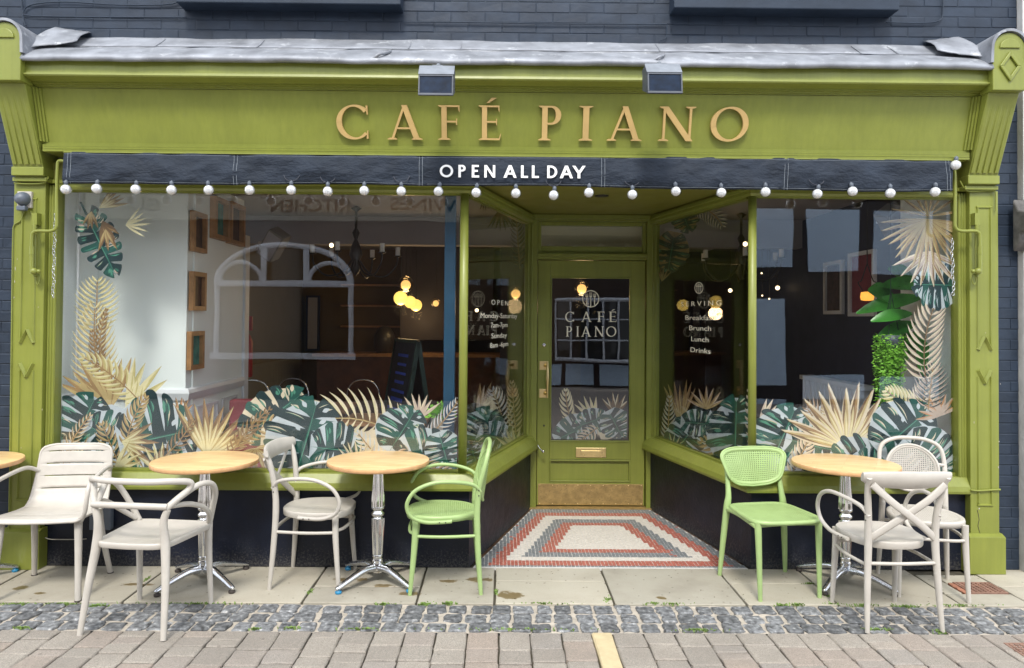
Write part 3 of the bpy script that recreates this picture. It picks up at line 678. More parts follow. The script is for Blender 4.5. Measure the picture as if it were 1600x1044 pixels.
# --- pilasters
def chevron(b, xc, z, s, up, Y, w_=.013):
    hw = s
    for sx in (-1, 1):
        p0 = Vector((xc, Y, z + (.085 if up else 0))); p1 = Vector((xc + sx * hw, Y, z + (0 if up else .085)))
        if not up: p0.z = z; p1.z = z + .085
        d = (p1 - p0).normalized(); n = Vector((-d.z, 0, d.x)) * w_
        P = [p0 + n, p1 + n, p1 - n, p0 - n]
        c = (p0 + p1) / 2
        base = [q for q in P]
        ridge0, ridge1 = p0 + Vector((0, -.017, 0)), p1 + Vector((0, -.017, 0))
        b.add(base + [ridge0, ridge1], [(0, 1, 5, 4), (3, 4, 5, 2), (0, 4, 3), (1, 2, 5)])
def pilaster(x0, x1, jx0, jx1, side, cx0, cx1):
    Y = -.055; xc = (x0 + x1) / 2
    MB().box(x0, x1, Y, .05, .235, 2.44).build('pilaster', 'green', B, bevel=.004)
    pil = B.children[-1]
    MB().box(x0 - .028, x1 + .018, Y - .035, .05, 0, .235).prof([(Y - .035, .235), (Y, .25), (.05, .25), (.05, .235)], x0 - .028, x1 + .018).build('plinth', 'green', pil, bevel=.004)
    b = MB(); w_ = .042
    # long panel mouldings with the chevron ends between them
    for (za, zb) in ((.44, 1.245), (1.42, 2.33)):
        for sx in (-1, 1):
            xa = xc + sx * w_
            b.extr([(xa - .008, Y, za), (xa + .008, Y, za), (xa + .003, Y - .009, za), (xa - .003, Y - .009, za)], (0, 0, zb - za))
    for z_ in (.43, 2.335): b.extr([(xc - w_ - .008, Y, z_ - .008), (xc - w_ - .008, Y - .009, z_ - .003), (xc - w_ - .008, Y - .009, z_ + .003), (xc - w_ - .008, Y, z_ + .008)], (2 * w_ + .016, 0, 0))
    chevron(b, xc, 1.42, w_, True, Y - .001); chevron(b, xc, 1.205, w_, False, Y - .001)
    b.build('panel_moulding', 'green', pil)
    # reeded jamb between pilaster and glass
    j = MB().box(jx0, jx1, -.018, .06, .58, 2.44)
    n = 3
    for k in range(n):
        xx = jx0 + (jx1 - jx0) * (k + .5) / n
        j.tube([(xx, -.018, .60), (xx, -.018, 2.43)], (jx1 - jx0) / n * .33, 8, res=0)
    j.build('reeded_jamb', 'green', B)
    # console that leans out to carry the cornice end
    x0, x1 = cx0, cx1; xc = (x0 + x1) / 2
    c = MB(); bz, tz = 2.47, 3.0
    c.extr([(x0, .05, bz), (x0, -.085, bz), (x0, -.10, 2.52), (x0, -.30, tz), (x0, .05, tz)], (x1 - x0, 0, 0))
    c.build('console', 'green', B, bevel=.004); con = B.children[-1]
    d = Vector((0, -.20, .48)); nrm = Vector((0, -.48, -.20)).normalized()
    nf = 5; f_ = MB()
    for k in range(nf):
        xx = x0 + (x1 - x0) * (k + .5) / nf; hw = (x1 - x0) / nf * .33
        p0 = Vector((xx, -.10, 2.545)); p1 = p0 + d * .89
        p0 += Vector((0, -.0104, 0)) ; 
        P = [p0 + Vector((-hw, 0, 0)), p0 + Vector((hw, 0, 0)), p1 + Vector((hw, 0, 0)), p1 + Vector((-hw, 0, 0))]
        f_.extr([q + nrm * .0 for q in P], nrm * .009)
    f_.build('reed', 'green', con, bevel=.003)
    MB().box(x0 - .006, x1 + .006, -.112, .05, 2.475, 2.53).box(x0 - .012, x1 + .012, -.09, .05, 2.442, 2.468).build('console_foot', 'green', con, bevel=.004)
    # arched cap block
    k_ = MB(); r_ = (x1 - x0) / 2 + .002; zc = 3.255
    prof = [(x1 + .005, 3.0), (x1 + .005, zc)] + [(xc + r_ * math.cos(PI * i / 14), zc + r_ * math.sin(PI * i / 14)) for i in range(1, 14)] + [(x0 - .005, zc), (x0 - .005, 3.0)]
    k_.extr([(x, .05, z) for x, z in prof][::-1], (0, -.40, 0)); k_.build('cap_block', 'green', con, bevel=.005)
    e = MB(); yy = -.352
    ri = r_ - .035; arc_ = [(xc + ri * math.cos(PI * i / 12), zc + ri * .9 * math.sin(PI * i / 12)) for i in range(13)]
    e.extr([(x, yy, z) for x, z in arc_][::-1], (0, -.008, 0))
    dm = [(xc, 3.235), (xc + .065, 3.145), (xc, 3.05), (xc - .065, 3.145)]; dn = [(xc, 3.205), (xc + .043, 3.145), (xc, 3.082), (xc - .043, 3.145)]
    for i in range(4):
        a, c2 = dm[i], dm[(i + 1) % 4]; a2, c3 = dn[i], dn[(i + 1) % 4]
        if side > 0: e.extr([(a[0], yy, a[1]), (a2[0], yy, a2[1]), (c3[0], yy, c3[1]), (c2[0], yy, c2[1])], (0, -.012, 0))
    e.build('diamond_moulding', 'green', con, bevel=.003)
    # lead hood over the arch
    h = MB(); nseg = 16; ra, rb = r_ + .004, r_ + .02
    A = [(x1 + .009, zc - .09, x1 + .026, zc - .09)] + [(xc + ra * math.cos(PI * i / nseg), zc + ra * math.sin(PI * i / nseg), xc + rb * math.cos(PI * i / nseg), zc + rb * math.sin(PI * i / nseg)) for i in range(nseg + 1)] + [(x0 - .009, zc - .09, x0 - .026, zc - .09)]
    for p, q in zip(A[:-1], A[1:]):
        h.extr([(p[0], .05, p[1]), (q[0], .05, q[1]), (q[2], .05, q[3]), (p[2], .05, p[3])][::-1], (0, -.415, 0), 0, False)
    h.build('lead_hood', 'lead', con)
    return pil
pilL = pilaster(-3.10, XL, XL, -2.845, -1, -3.078, -2.888)
pilR = pilaster(XR, 3.195, 2.957, XR, 1, 2.972, 3.162)

wr = MB(); r7 = random.Random(31)
def chip(px, py, Y, w_, h):
    c = at(px, py, Y); n = 7; P = []
    for k in range(n): a = 2 * PI * k / n; q = r7.uniform(.55, 1.1); P.append((c.x + w_ * q * math.cos(a), Y - .0006, c.z + h * q * math.sin(a)))
    wr.add(P, [list(range(n))[::-1]])
for px, py, w_, h in ((24, 420, .003, .02), (23, 440, .0025, .012), (22, 465, .003, .008), (27, 405, .002, .006), (60, 480, .002, .004), (1561, 690, .002, .006), (1560, 730, .003, .010), (1530, 795, .004, .006), (1528, 712, .004, .005), (1563, 600, .002, .005), (33, 700, .002, .006), (1540, 520, .002, .003), (66, 640, .002, .008), (1522, 660, .002, .009), (58, 822, .003, .003), (1548, 905, .004, .003)):
    chip(px, py, -.0565, w_, h)
wr.build('bare_paint_chips', 'beige', B, kind='stuff')
ckr = MB(); ckr.tube([tuple(at(x, y, -.0555)) for x, y in ((1527, 797), (1530, 812), (1528, 822), (1533, 838), (1537, 850), (1538, 866))], [.0022, .0016, .002, .0014, .0012, .0005], 5, res=2); ckr.build('paint_crack', 'rubber', pilR)

# --- stallriser (navy) with splayed returns into the doorway
path = [(XL, 0), (-.19, 0), (.275, 1.51)]; pathR = [(1.265, 1.51), (1.625, 0), (XR, 0)]
for P in (path, pathR):
    MB().sweep(P, [(0, 0), (0, .50), (-.12, .50), (-.12, 0)]).build('stallriser', 'navy_base', B)
    MB().sweep(P, [(.058, .497), (.062, .515), (.055, .545), (.02, .600), (-.13, .606), (-.13, .497)]).build('window_sill', 'green', B, bevel=.004)
    MB().sweep(P, [(.010, 2.405), (.018, 2.42), (.018, 2.44), (.028, 2.445), (.028, 2.464), (-.09, 2.464), (-.09, 2.405)]).build('window_head', 'green', B)
    MB().sweep(P, [(.004, 2.466), (.004, 2.58), (-.09, 2.58), (-.09, 2.466)]).build('head_board', 'green_soffit', B)
# soffit of the doorway
MB().extr([(-.22, -.0, 2.482), (1.655, -.0, 2.482), (1.30, 1.60, 2.482), (.24, 1.60, 2.482)], (0, 0, .02)).box(-.2, 1.64, -.01, .02, 2.484, 2.60).build('doorway_soffit', 'green_soffit', B)
t = MB().lathe([(.035, 2.474), (.05, 2.476), (.05, 2.4815)], (at(937, 314, .6).x, .5, 0), 20).build('recessed_downlight', 'iron_black', B)

# --- windows
GZ0, GZ1 = .604, 2.41
def pane(parent, a, b_, z0=GZ0, z1=GZ1, th=.006, name='glass'):
    a, b_ = Vector((a[0], a[1], 0)), Vector((b_[0], b_[1], 0)); d = (b_ - a).normalized(); n = Vector((d.y, -d.x, 0)) * (th / 2)
    m_ = MB(); P = [a + n, b_ + n, b_ - n, a - n]
    m_.extr([(p.x, p.y, z0) for p in P][::-1], (0, 0, z1 - z0)); return m_.build(name, 'glass', parent)
def window(name_label, a, b_, posts):
    wn = MB()
    a_, b2 = Vector((a[0], a[1])), Vector((b_[0], b_[1])); d = (b2 - a_).normalized(); n = Vector((d.y, -d.x))
    for (z0, z1) in ((GZ0 - .001, GZ0 + .014), (GZ1 - .016, GZ1 - .001)):
        if z1 > 2: wn2 = wn; wn = MB()
        P = [a_ + n * .014, b2 + n * .014, b2 - n * .014, a_ - n * .014]; wn.extr([(p.x, p.y, z0) for p in P][::-1], (0, 0, z1 - z0))
    o = wn2.build('display_window', 'green', B, label=name_label); wn.build('top_bead', 'green', o)
    for (x, y, r_) in posts:        # rounded mullion
        MB().extr([(x + r_ * math.cos(2 * PI * k / 12) * (1.0), y + r_ * .9 * math.sin(2 * PI * k / 12), GZ0 - .002) for k in range(12)], (0, 0, GZ1 - GZ0 + .004), 0, True).build('mullion', 'green', o)
    pane(o, a, b_, GZ0 + .014, GZ1 - .016); return o
WL = window('wide left display window', (-2.845, .03), (-.262, .03), [(-.238, .022, .028)])
WAL = window('narrow splayed window left of the door', (-.215, .055), (.222, 1.475), [])
WAR = window('narrow splayed window right of the door', (1.318, 1.475), (1.622, .055), [(1.637, .022, .027)])
WR = window('wide right display window', (1.661, .03), (2.972, .03), [])

# --- door frame, transom light, door
DY = 1.515
df = MB().box(.205, .312, DY - .045, DY + .07, 0, 2.475).box(1.238, 1.345, DY - .045, DY + .07, 0, 2.475).box(.312, 1.238, DY - .035, DY + .07, 2.10, 2.165).box(.312, 1.238, DY - .04, DY + .07, 2.425, 2.475).box(.312, 1.238, DY - .06, DY - .035, 2.125, 2.15)
for xx in (.232, .262, 1.288, 1.318): df.tube([(xx, DY - .047, .62), (xx, DY - .047, 2.40)], .009, 8, res=0)
df.box(.19, 1.36, DY - .075, DY - .0455, 2.44, 2.478)
frame = df.build('door_frame', 'green', B, bevel=.003)
tr = MB().box(.314, .344, DY - .01, DY + .04, 2.166, 2.424).box(1.206, 1.236, DY - .01, DY + .04, 2.166, 2.424).box(.345, 1.205, DY - .01, DY + .04, 2.166, 2.215).box(.345, 1.205, DY - .01, DY + .04, 2.39, 2.424).build('transom_window', 'green_door', B, bevel=.003)
MB().box(.345, 1.205, DY + .012, DY + .018, 2.215, 2.39).build('glass', 'glass', tr)
MB().box(.25, 1.30, DY - .07, DY + .08, -.0, .012).build('threshold', 'kick', B)
D0, D1 = DY, DY + .045
gx0, gx1, gz0, gz1 = .425, 1.112, .555, 1.955
dm = MB().box(.318, gx0, D0, D1, .018, 2.095).box(gx1, 1.232, D0, D1, .018, 2.095).box(gx0, gx1, D0, D1, gz1, 2.095).box(gx0, gx1, D0, D1, .405, gz0).box(gx0, gx1, D0, D1, .018, .215)
door = dm.build('door', 'green_door', B, bevel=.003)
MB().box(gx0 + .001, gx1 - .001, D0 + .02, D0 + .035, .215, .405).build('door_panel', 'green_door', door)
q = .013
bd = MB()
for (a, b_, c, d) in ((gx0, gx1, gz0, gz1), (gx0, gx1, .216, .404)):
    bd.box(a, b_, D0 - .006, D0 + .012, c, c + q).box(a, b_, D0 - .006, D0 + .012, d - q, d).box(a, a + q, D0 - .006, D0 + .012, c + q, d - q).box(b_ - q, b_, D0 - .006, D0 + .012, c + q, d - q)
bd.build('glazing_bead', 'green', door, bevel=.003)
dglass = MB().box(gx0 + q, gx1 - q, D0 + .013, D0 + .019, gz0 + q, gz1 - q).build('glass', 'glass', door)
MB().box(.330, 1.222, D0 - .003, D0 - .0005, .022, .200).build('kick_plate', 'kick', door, bevel=.001)
sc_ = MB()
for k in range(9):
    for z_ in (.034, .188): sc_.lathe([(.0045, 0), (.003, -.0015), (.0001, -.002)], (.345 + k * .1075, D0 - .003, z_), 8, axis='y')
sc_.build('kick_plate_screws', 'brass', door)
lp = MB().box(.648, .905, D0 - .008, D0 - .001, .425, .507).build('letterbox', 'brass', door, bevel=.004)
lf = MB().box(.690, .863, D0 - .014, D0 - .0085, .448, .484).build('letter_flap', 'brass', door, bevel=.004)
hm = MB()
for z_ in (1.20, .965): hm.box(.335, .408, D0 - .006, D0 - .001, z_ - .037, z_ + .037).tube([(.385, D0 - .006, z_), (.392, D0 - .03, z_), (.402, D0 - .046, z_ )], [.016, .011, .012], 10)
hm.tube([(.402, D0 - .048, .93), (.402, D0 - .048, .99), (.402, D0 - .052, 1.04), (.402, D0 - .053, 1.09), (.402, D0 - .052, 1.13), (.402, D0 - .048, 1.18), (.402, D0 - .048, 1.24)], [.006, .010, .013, .016, .013, .010, .006], 10)
hm.build('door_handle', 'brass', door, bevel=.002)
MB().lathe([(.017, -.0005), (.017, -.006), (.008, -.009), (.0001, -.009)], (at(850, 539, D0).x, D0, at(850, 539, D0).z), 20, axis='y').build('lock_cylinder', 'chrome', door)
MB().lathe([(.008, -.0005), (.008, -.004), (.0001, -.004)], (at(850, 665, D0).x, D0, at(850, 665, D0).z), 12, axis='y').build('keyhole', 'iron_black', door)
# small hold-back hook where the left splay meets the door
hk = MB(); p = at(842, 705, D0 - .08)
hk.tube([(p.x - .01, p.y, p.z + .05), (p.x + .01, p.y - .01, p.z + .02), (p.x + .03, p.y - .01, p.z)], .004, 6); hk.ball((p.x + .035, p.y - .01, p.z), .014, 10)
hk.build('holdback_hook', 'chrome', frame)
hk2 = MB(); p = at(1093, 733, .72); hk2.tube([(p.x, p.y - .02, p.z + .02), (p.x + .012, p.y - .05, p.z + .01), (p.x + .006, p.y - .05, p.z - .015), (p.x - .008, p.y - .04, p.z - .01)], .004, 6); hk2.build('sill_hook', 'beige', B)

# --- fascia, cornice, mouldings
XL, XR = -2.888, 2.972
FB, FT = (-.12, 2.682), (-.205, 3.0)     # (y, z) of the sign board foot and head
fascia = MB().prof([(.05, FB[1]), FB, FT, (.05, FT[1])], XL + .002, XR - .002).build('fascia_board', 'green', B)
fm = MB()
for k, (o, z_) in enumerate(((.036, 2.618), (.024, 2.636), (.012, 2.653), (.0, 2.668))):
    fm.prof([(.05, z_), (-.125 - o, z_), (-.127 - o, z_ + .013), (.05, z_ + .0135)], XL + .03 - k * .008, XR - .03 + k * .008)
fm.build('lower_moulding', 'green', B)
cm = [(.05, 3.002), (-.215, 3.002), (-.215, 3.008), (-.228, 3.010), (-.228, 3.018), (-.244, 3.020), (-.244, 3.028), (-.262, 3.031), (-.285, 3.036), (-.318, 3.040), (-.324, 3.048), (-.322, 3.056), (-.305, 3.060), (-.302, 3.070), (-.300, 3.138), (.05, 3.138)]
cor = MB().prof(cm, XL + .006, XR - .006).build('cornice', 'green', B)
# end stops down the sides of the sign board
for x_, s in ((XL + .004, 1), (XR - .004, -1)):
    es = MB()
    for k in range(3):
        xa = x_ + s * k * .014; e = .030 - k * .010
        P = [(xa, FB[0] - .001, FB[1] + .001), (xa + s * .012, FB[0] - .001, FB[1] + .001), (xa + s * .012, FT[0] - .001, FT[1] - .003), (xa, FT[0] - .001, FT[1] - .003)]
        es.extr(P if s > 0 else P[::-1], (0, -e, 0))
    es.build('sign_end_moulding', 'green', B)
# lead flashing with a rolled, slightly wandering edge
def wav(x): return .0035 * math.sin(x * 3.1) + .0025 * math.sin(x * 9.7 + 1) + .0014 * math.sin(x * 23)
ld = MB(); N = 240; xs = [XL + .0 + (XR - XL) * i / N for i in range(N + 1)]
prof_ = lambda x: [(-.296, 3.1395), (-.338, 3.128 + wav(x)), (-.350, 3.137 + wav(x)), (-.346, 3.158 + wav(x)), (-.30, 3.190 + wav(x + 2) * .5), (-.22, 3.243), (-.165, 3.268 + wav(x * 1.3 + 5) * .4), (-.166, 3.275 + wav(x * 1.3 + 5) * .4), (-.10, 3.320), (-.03, 3.372), (-.012, 3.386 + wav(x * .7 + 1) * .8), (-.004, 3.394 + wav(x * .7 + 1) * .8)]
K = len(prof_(0)); ld.add([(x, y + wav(x * 2 + z * 9) * .5, z) for x in xs for y, z in prof_(x)], [(i * K + j, i * K + j + 1, (i + 1) * K + j + 1, (i + 1) * K + j) for i in range(N) for j in range(K - 1)], 0, True)
lead = ld.build('lead_flashing', 'lead', B, solid=.004)
sm = MB()
for px in (407, 640, 720, 1028, 1338, 1395, 250):        # standing laps between the sheets
    x = at(px, 80, -.1).x; sm = MB(); sm.tube([(x, -.168, 3.281), (x + .003, -.1, 3.327), (x, -.03, 3.378)], .0028, 6, res=2); sm.build('lead_seam', 'lead', lead)
for px, k_ in ((595, 1), (1028, .8)):
    x = at(px, 88, -.3).x; sm = MB(); sm.tube([(x - .035, -.335, 3.16), (x, -.345, 3.182), (x + .03, -.30, 3.205), (x + .05, -.24, 3.238)], .010 * k_, 8); sm.build('lead_seam', 'lead', lead)
lc = MB(); lc.tube([(XL + .02, -.173, 3.278)] + [(x, -.173 - .001, 3.276 + wav(x * 1.3 + 5) * .4) for x in xs[6:-6:6]] + [(XR - .02, -.173, 3.278)], .0022, 5, res=1)
lc.build('lap_line', 'lead_dark', lead)
# crumpled lead aprons where the flashing meets the consoles
for s, x0, x1 in ((-1, XL, XL + .24), (1, XR, XR - .24)):
    a = MB(); n1, n2 = 14, 8; r_ = random.Random(s + 5); vs = []
    for i in range(n1 + 1):
        for j in range(n2 + 1):
            u, v = i / n1, j / n2
            x = lerp(x0 - s * -.0, x1, u)
            top = (-.006, 3.455 - .03 * u); bot = lerp(-.33, -.19, u ** .6), lerp(3.20, 3.30, u ** .8)
            cur = .03 * math.sin(u * PI * 1.6 + 1) * (1 - v)
            vs.append((x + .02 * s * (v - .5) * u, lerp(bot[0], top[0], v) - .028 * math.sin(PI * v) + cur * .6, lerp(bot[1], top[1], v) + r_.uniform(-.002, .002) + cur * .4))
    a.add(vs, [(i * (n2 + 1) + j, (i + 1) * (n2 + 1) + j, (i + 1) * (n2 + 1) + j + 1, i * (n2 + 1) + j + 1) for i in range(n1) for j in range(n2)], 0, True)
    a.build('lead_apron', 'lead', lead, solid=.004)
# --- sign letters stood off the tilted board
vdir = Vector((0, FT[0] - FB[0], FT[1] - FB[1])).normalized()
def onboard(px, py):
    z = 2.82
    for _ in range(6):
        y = lerp(FB[0], FT[0], (z - FB[1]) / (FT[1] - FB[1])); z = at(px, py, y - .02).z
    p = at(px, py, y - .02); return p
spans = [('C', 527, 577), ('A', 606, 659), ('F', 685, 717), ('É', 748, 779), ('P', 841, 877), ('I', 904, 925), ('A', 948, 1001), ('N', 1025, 1086), ('O', 1108, 1167)]
for ch, a, b_ in spans:
    yb = 217.5 + (a - 527) * .0055; H = 51.5 / 246
    o = onboard(a, yb); o2 = onboard(b_, yb); W, _ = glyph(ch, .14, .05, True); wd = (o2.x - o.x) / (W * H)
    n = Vector((1, 0, 0)).cross(vdir)
    letter_mb(ch, o - n * .012, (1, 0, 0), vdir, H, .020, .14, .05, True, wd * (1.0)).build('letter', 'gold', fascia)

# --- pipe-like fixing, cables and sensor on the left pilaster, thin pipe clips
sp = thing('security_sensor', 'dark round security sensor on a pale plate on the left pilaster', 'sensor', tuple(at(40, 312, -.06)))
MB().box(-.045, .045, -.015, .012, -.055, .05).build('back_plate', 'beige', sp, bevel=.004)
MB().lathe([(.044, -.016), (.044, -.032), (.036, -.058), (.02, -.072), (.0001, -.076)], (0, 0, 0), 24, axis='y').build('dome', 'grey_plastic', sp)
MB().box(-.028, .028, -.05, -.016, -.075, -.045).build('base', 'grey_plastic', sp, bevel=.006)
cab([(38, 330), (32, 345), (22, 352), (20, 372), (19, 440), (17, 600), (15, 760), (14, 832), (20, 838), (60, 840)], -.062, .004, nm='painted_cable', mt='green'); cab([(48, 330), (53, 350), (54, 395)], -.062, .004, nm='painted_cable', mt='green')
cab([(22, 286), (32, 287), (60, 287), (72, 284), (76, 276)], -.075, .005, nm='painted_cable', mt='green'); cab([(1500, 283), (1508, 296), (1518, 299), (1550, 298), (1556, 303), (1556, 330)], -.075, .005, nm='painted_cable', mt='green')
cab([(1517, 766), (1530, 767), (1545, 766), (1563, 765)], -.068, .006, nm='painted_cable', mt='green')
cab([(58, 834), (75, 842), (90, 843), (120, 843), (135, 842)], -.02, .003, nm='white_cable', mt='beige')
MB().box(at(143, 790, -.02).x, at(176, 790, -.02).x, -.045, -.001, at(0, 826, -.02).z, at(0, 790, -.02).z).build('outlet_box', 'grey_plastic', B, bevel=.005)

# ================================================================== DECALS on the glass
def hit(px, py, a, b, off=0.0):
    """pixel -> point on the vertical plane through a, b pushed 'off' metres into the shop"""
    d = Vector((b[0] - a[0], b[1] - a[1], 0)).normalized(); n = Vector((-d.y, d.x, 0))
    p0 = Vector((a[0], a[1], 0)) + n * off; r = ray(px, py); t = (p0 - CAMP).dot(n) / r.dot(n); return CAMP + r * t
TONES = ['d_dark', 'd_green', 'd_light', 'd_cream', 'd_gold', 'd_tan', 'd_brown', 'd_pale', 'd_white', 'd_olive', 'd_pink', 'd_orange']
TI = {k: i for i, k in enumerate(TONES)}
dr = random.Random(21)
class Decal:
    def __init__(s, win, a, b): s.win, s.a, s.b, s.k = win, a, b, 0; s.clip = None
    def poly(s, P, tone):
        off = .024 - s.k * .000011; s.k += 1
        Q = [hit(x, y, s.a, s.b, off) for x, y in P]
        d = Vector((s.b[0] - s.a[0], s.b[1] - s.a[1], 0)); L = d.length; d /= L
        W = [((Vector((q.x, q.y, 0)) - Vector((s.a[0], s.a[1], 0))).dot(d), q.z) for q in Q]
        for lim, ax, sg in ((.012, 0, 1), (L - .012, 0, -1), (s.zlo, 1, 1), (s.zhi, 1, -1)):
            o = []
            for i in range(len(W)):
                p, q = W[i], W[(i + 1) % len(W)]; ip = sg * (p[ax] - lim) >= 0; iq = sg * (q[ax] - lim) >= 0
                if ip: o.append(p)
                if ip != iq: t = (lim - p[ax]) / (q[ax] - p[ax]); o.append((lerp(p[0], q[0], t), lerp(p[1], q[1], t)))
            W = o
            if len(W) < 3: return
        n = Vector((-d.y, d.x, 0))
        s.mb.add([Vector((s.a[0], s.a[1], 0)) + d * u + n * off + Vector((0, 0, z)) for u, z in W], [list(range(len(W)))], TI[tone])
    zlo, zhi = GZ0 + .016, GZ1 - .018
    def begin(s): s.mb = MB()
    def end(s, name):
        if s.mb.v: s.mb.build(name, TONES, s.win)
    def blade(s, x0, y0, x1, y1, w_, t1, t2, bend=0, peak=.45):
        dx, dy = x1 - x0, y1 - y0; L = math.hypot(dx, dy) or 1; nx, ny = -dy / L, dx / L; n = 7; C = []
        for i in range(n + 1):
            t = i / n; ww = w_ * (math.sin(PI * min(1, t / (2 * peak)) / 1) if t < peak else (1 - ((t - peak) / (1 - peak)) ** 1.7)); k = 4 * t * (1 - t) * bend * L
            C.append((x0 + dx * t + nx * k, y0 + dy * t + ny * k, max(ww, .05)))
        s.poly([(x, y) for x, y, _ in C] + [(x + nx * q, y + ny * q) for x, y, q in C[::-1]], t1)
        s.poly([(x, y) for x, y, _ in C] + [(x - nx * q, y - ny * q) for x, y, q in C[::-1]], t2)
    def fan(s, cx, cy, Rr, a0, a1, n, t=('d_gold', 'd_tan'), w_=.07, jit=.18, edge=None):
        s.begin()
        for i in range(n):
            a = R(lerp(a0, a1, (i + .5) / n) + dr.uniform(-2, 2)); l = Rr * dr.uniform(1 - jit, 1)
            x1, y1 = cx + l * math.cos(a), cy - l * math.sin(a)
            if edge: s.blade(cx, cy, cx + l * 1.04 * math.cos(a - .02), cy - l * 1.04 * math.sin(a - .02), Rr * w_ * 1.15, edge, edge, 0, .5)
            bd_ = dr.uniform(-.02, .02); w2 = Rr * w_ * .72
            s.blade(cx, cy, x1, y1, w2, t[i % 2], t[(i + 1) % 2] if t[1] != 'd_tan' else 'd_brown', bd_, .5)
            s.blade(cx, cy, lerp(cx, x1, .66), lerp(cy, y1, .66), w2 * .72, ('d_gold' if t[0] == 'd_tan' else 'd_pale' if t[0] in ('d_gold', 'd_pale') else t[0]), t[0], bd_, .5)
        s.end('fan_palm_decal')
    def feather(s, x0, y0, x1, y1, L, n, t=('d_pale', 'd_gold'), bend=0, ang=50, w_=2.6, stem='d_tan'):
        s.begin(); dx, dy = x1 - x0, y1 - y0; LL = math.hypot(dx, dy); nx, ny = -dy / LL, dx / LL
        f = lambda u: (x0 + dx * u + nx * 4 * u * (1 - u) * bend, y0 + dy * u + ny * 4 * u * (1 - u) * bend)
        for i in range(n):
            u = .06 + .94 * i / (n - 1); x, y = f(u); xa, ya = f(min(1, u + .02)); xb, yb = f(u - .02); h = math.atan2(-(ya - yb), xa - xb)
            l = L * (math.sin(PI * (.18 + .76 * u)) ** .7) * dr.uniform(.93, 1.04)
            for sg in (-1, 1):
                a = h + sg * R(ang * (1 - .45 * u)); s.blade(x, y, x + l * math.cos(a), y - l * math.sin(a), w_ * .78, t[0], t[1], sg * -.09, .4)
        P = [f(i / 10) for i in range(11)]
        s.poly([(x + nx * .9, y + ny * .9) for x, y in P] + [(x - nx * .9, y - ny * .9) for x, y in P[::-1]], stem)
        s.end('palm_frond_decal')
    def monstera(s, cx, cy, Rr, ang, asp=.85, main=('d_dark', 'd_green'), under='d_white', streak=('d_light', 'd_light', 'd_cream'), lobes=5, ns=5, curl=.5):
        s.begin(); A = R(ang); ca, sa = math.cos(A), math.sin(A)
        def X(u, v): return (cx + Rr * (u * ca - v * sa), cy - Rr * (u * sa + v * ca))
        def outl(t): return (lerp(-.34, 1.0, t), asp * (math.sin(PI * (t * .88 + .10)) ** .72) * .74)   # half outline along the midrib
        if under:
            P = [outl(i / 20) for i in range(21)]
            s.poly([X(u * .93, v * .92) for u, v in P] + [X(u * .93, -v * .92) for u, v in P[::-1]], under)
        for sg in (-1, 1):
            for i in range(lobes):
                t0, t1 = i / lobes, (i + 1) / lobes; gap = dr.uniform(.16, .42) / lobes
                b0, b1 = lerp(-.12, .84, t0), lerp(-.12, .84, t1)
                t1g = t1 - gap * (1 if i < lobes - 1 else 0)
                o = [outl(lerp(t0 + gap * .25, t1g, k / 8)) for k in range(9)]; rr_ = dr.uniform(.93, 1.03)
                # lobe tips sweep forward and are rounded
                o = [(u + .05 * (v / .7), v * rr_ * (1 - .10 * abs(k / 4 - 1) ** 3)) for k, (u, v) in enumerate(o)]
                m0 = dr.uniform(.26, .40); m1 = dr.uniform(.26, .40)
                e0 = (lerp(b0, o[0][0], m0) + .01, o[0][1] * m0 * .9); e1 = (lerp(b1, o[-1][0], m1), o[-1][1] * m1 * .9)
                P = [(b0 - .01, 0), e0] + o + [e1, (b1 + .01, 0)]
                s.poly([X(u, sg * v) for u, v in P], main[0] if (i * 2 + (sg > 0)) % 3 else main[1])
                side = dr.random() < .5; kk = dr.randint(1, max(2, ns - 1))
                for k in range(kk):
                    q = (k + .5 + dr.uniform(-.3, .3)) / (kk + .0) * .55 + (.42 if side else .03); m_ = dr.uniform(.15, .6); e = dr.uniform(.72, .96); oo = o[min(8, int(q * 9))]; bb = lerp(b0, b1, q)
                    p0 = (lerp(bb, oo[0], m_), oo[1] * m_); p1 = (lerp(bb, oo[0], e), oo[1] * e)
                    a0, a1 = X(p0[0], sg * p0[1]), X(p1[0], sg * p1[1])
                    s.blade(a0[0], a0[1], a1[0], a1[1], Rr * dr.uniform(.008, .034), dr.choice(streak), dr.choice((main[1], 'd_light')), sg * .06)
                if dr.random() < .55 and under:
                    hx, hy = lerp(b0, b1, .5) + .05, .13; a0, a1 = X(hx, sg * hy), X(hx + .08, sg * (hy + .10)); s.blade(a0[0], a0[1], a1[0], a1[1], Rr * .035, under, under)
        P0, P1 = X(-.3, 0), X(.97, 0); s.blade(P0[0], P0[1], P1[0], P1[1], Rr * .018, 'd_light', 'd_green')
        s.end('monstera_leaf_decal')
    def pale(s, P, tone='d_white'):
        s.begin(); s.poly(P, tone); s.end('pale_leaf_decal')

G_, GD, PK, BR, OL = ('d_gold', 'd_tan'), ('d_pale', 'd_gold'), ('d_cream', 'd_pink'), ('d_tan', 'd_brown'), ('d_pale', 'd_olive')
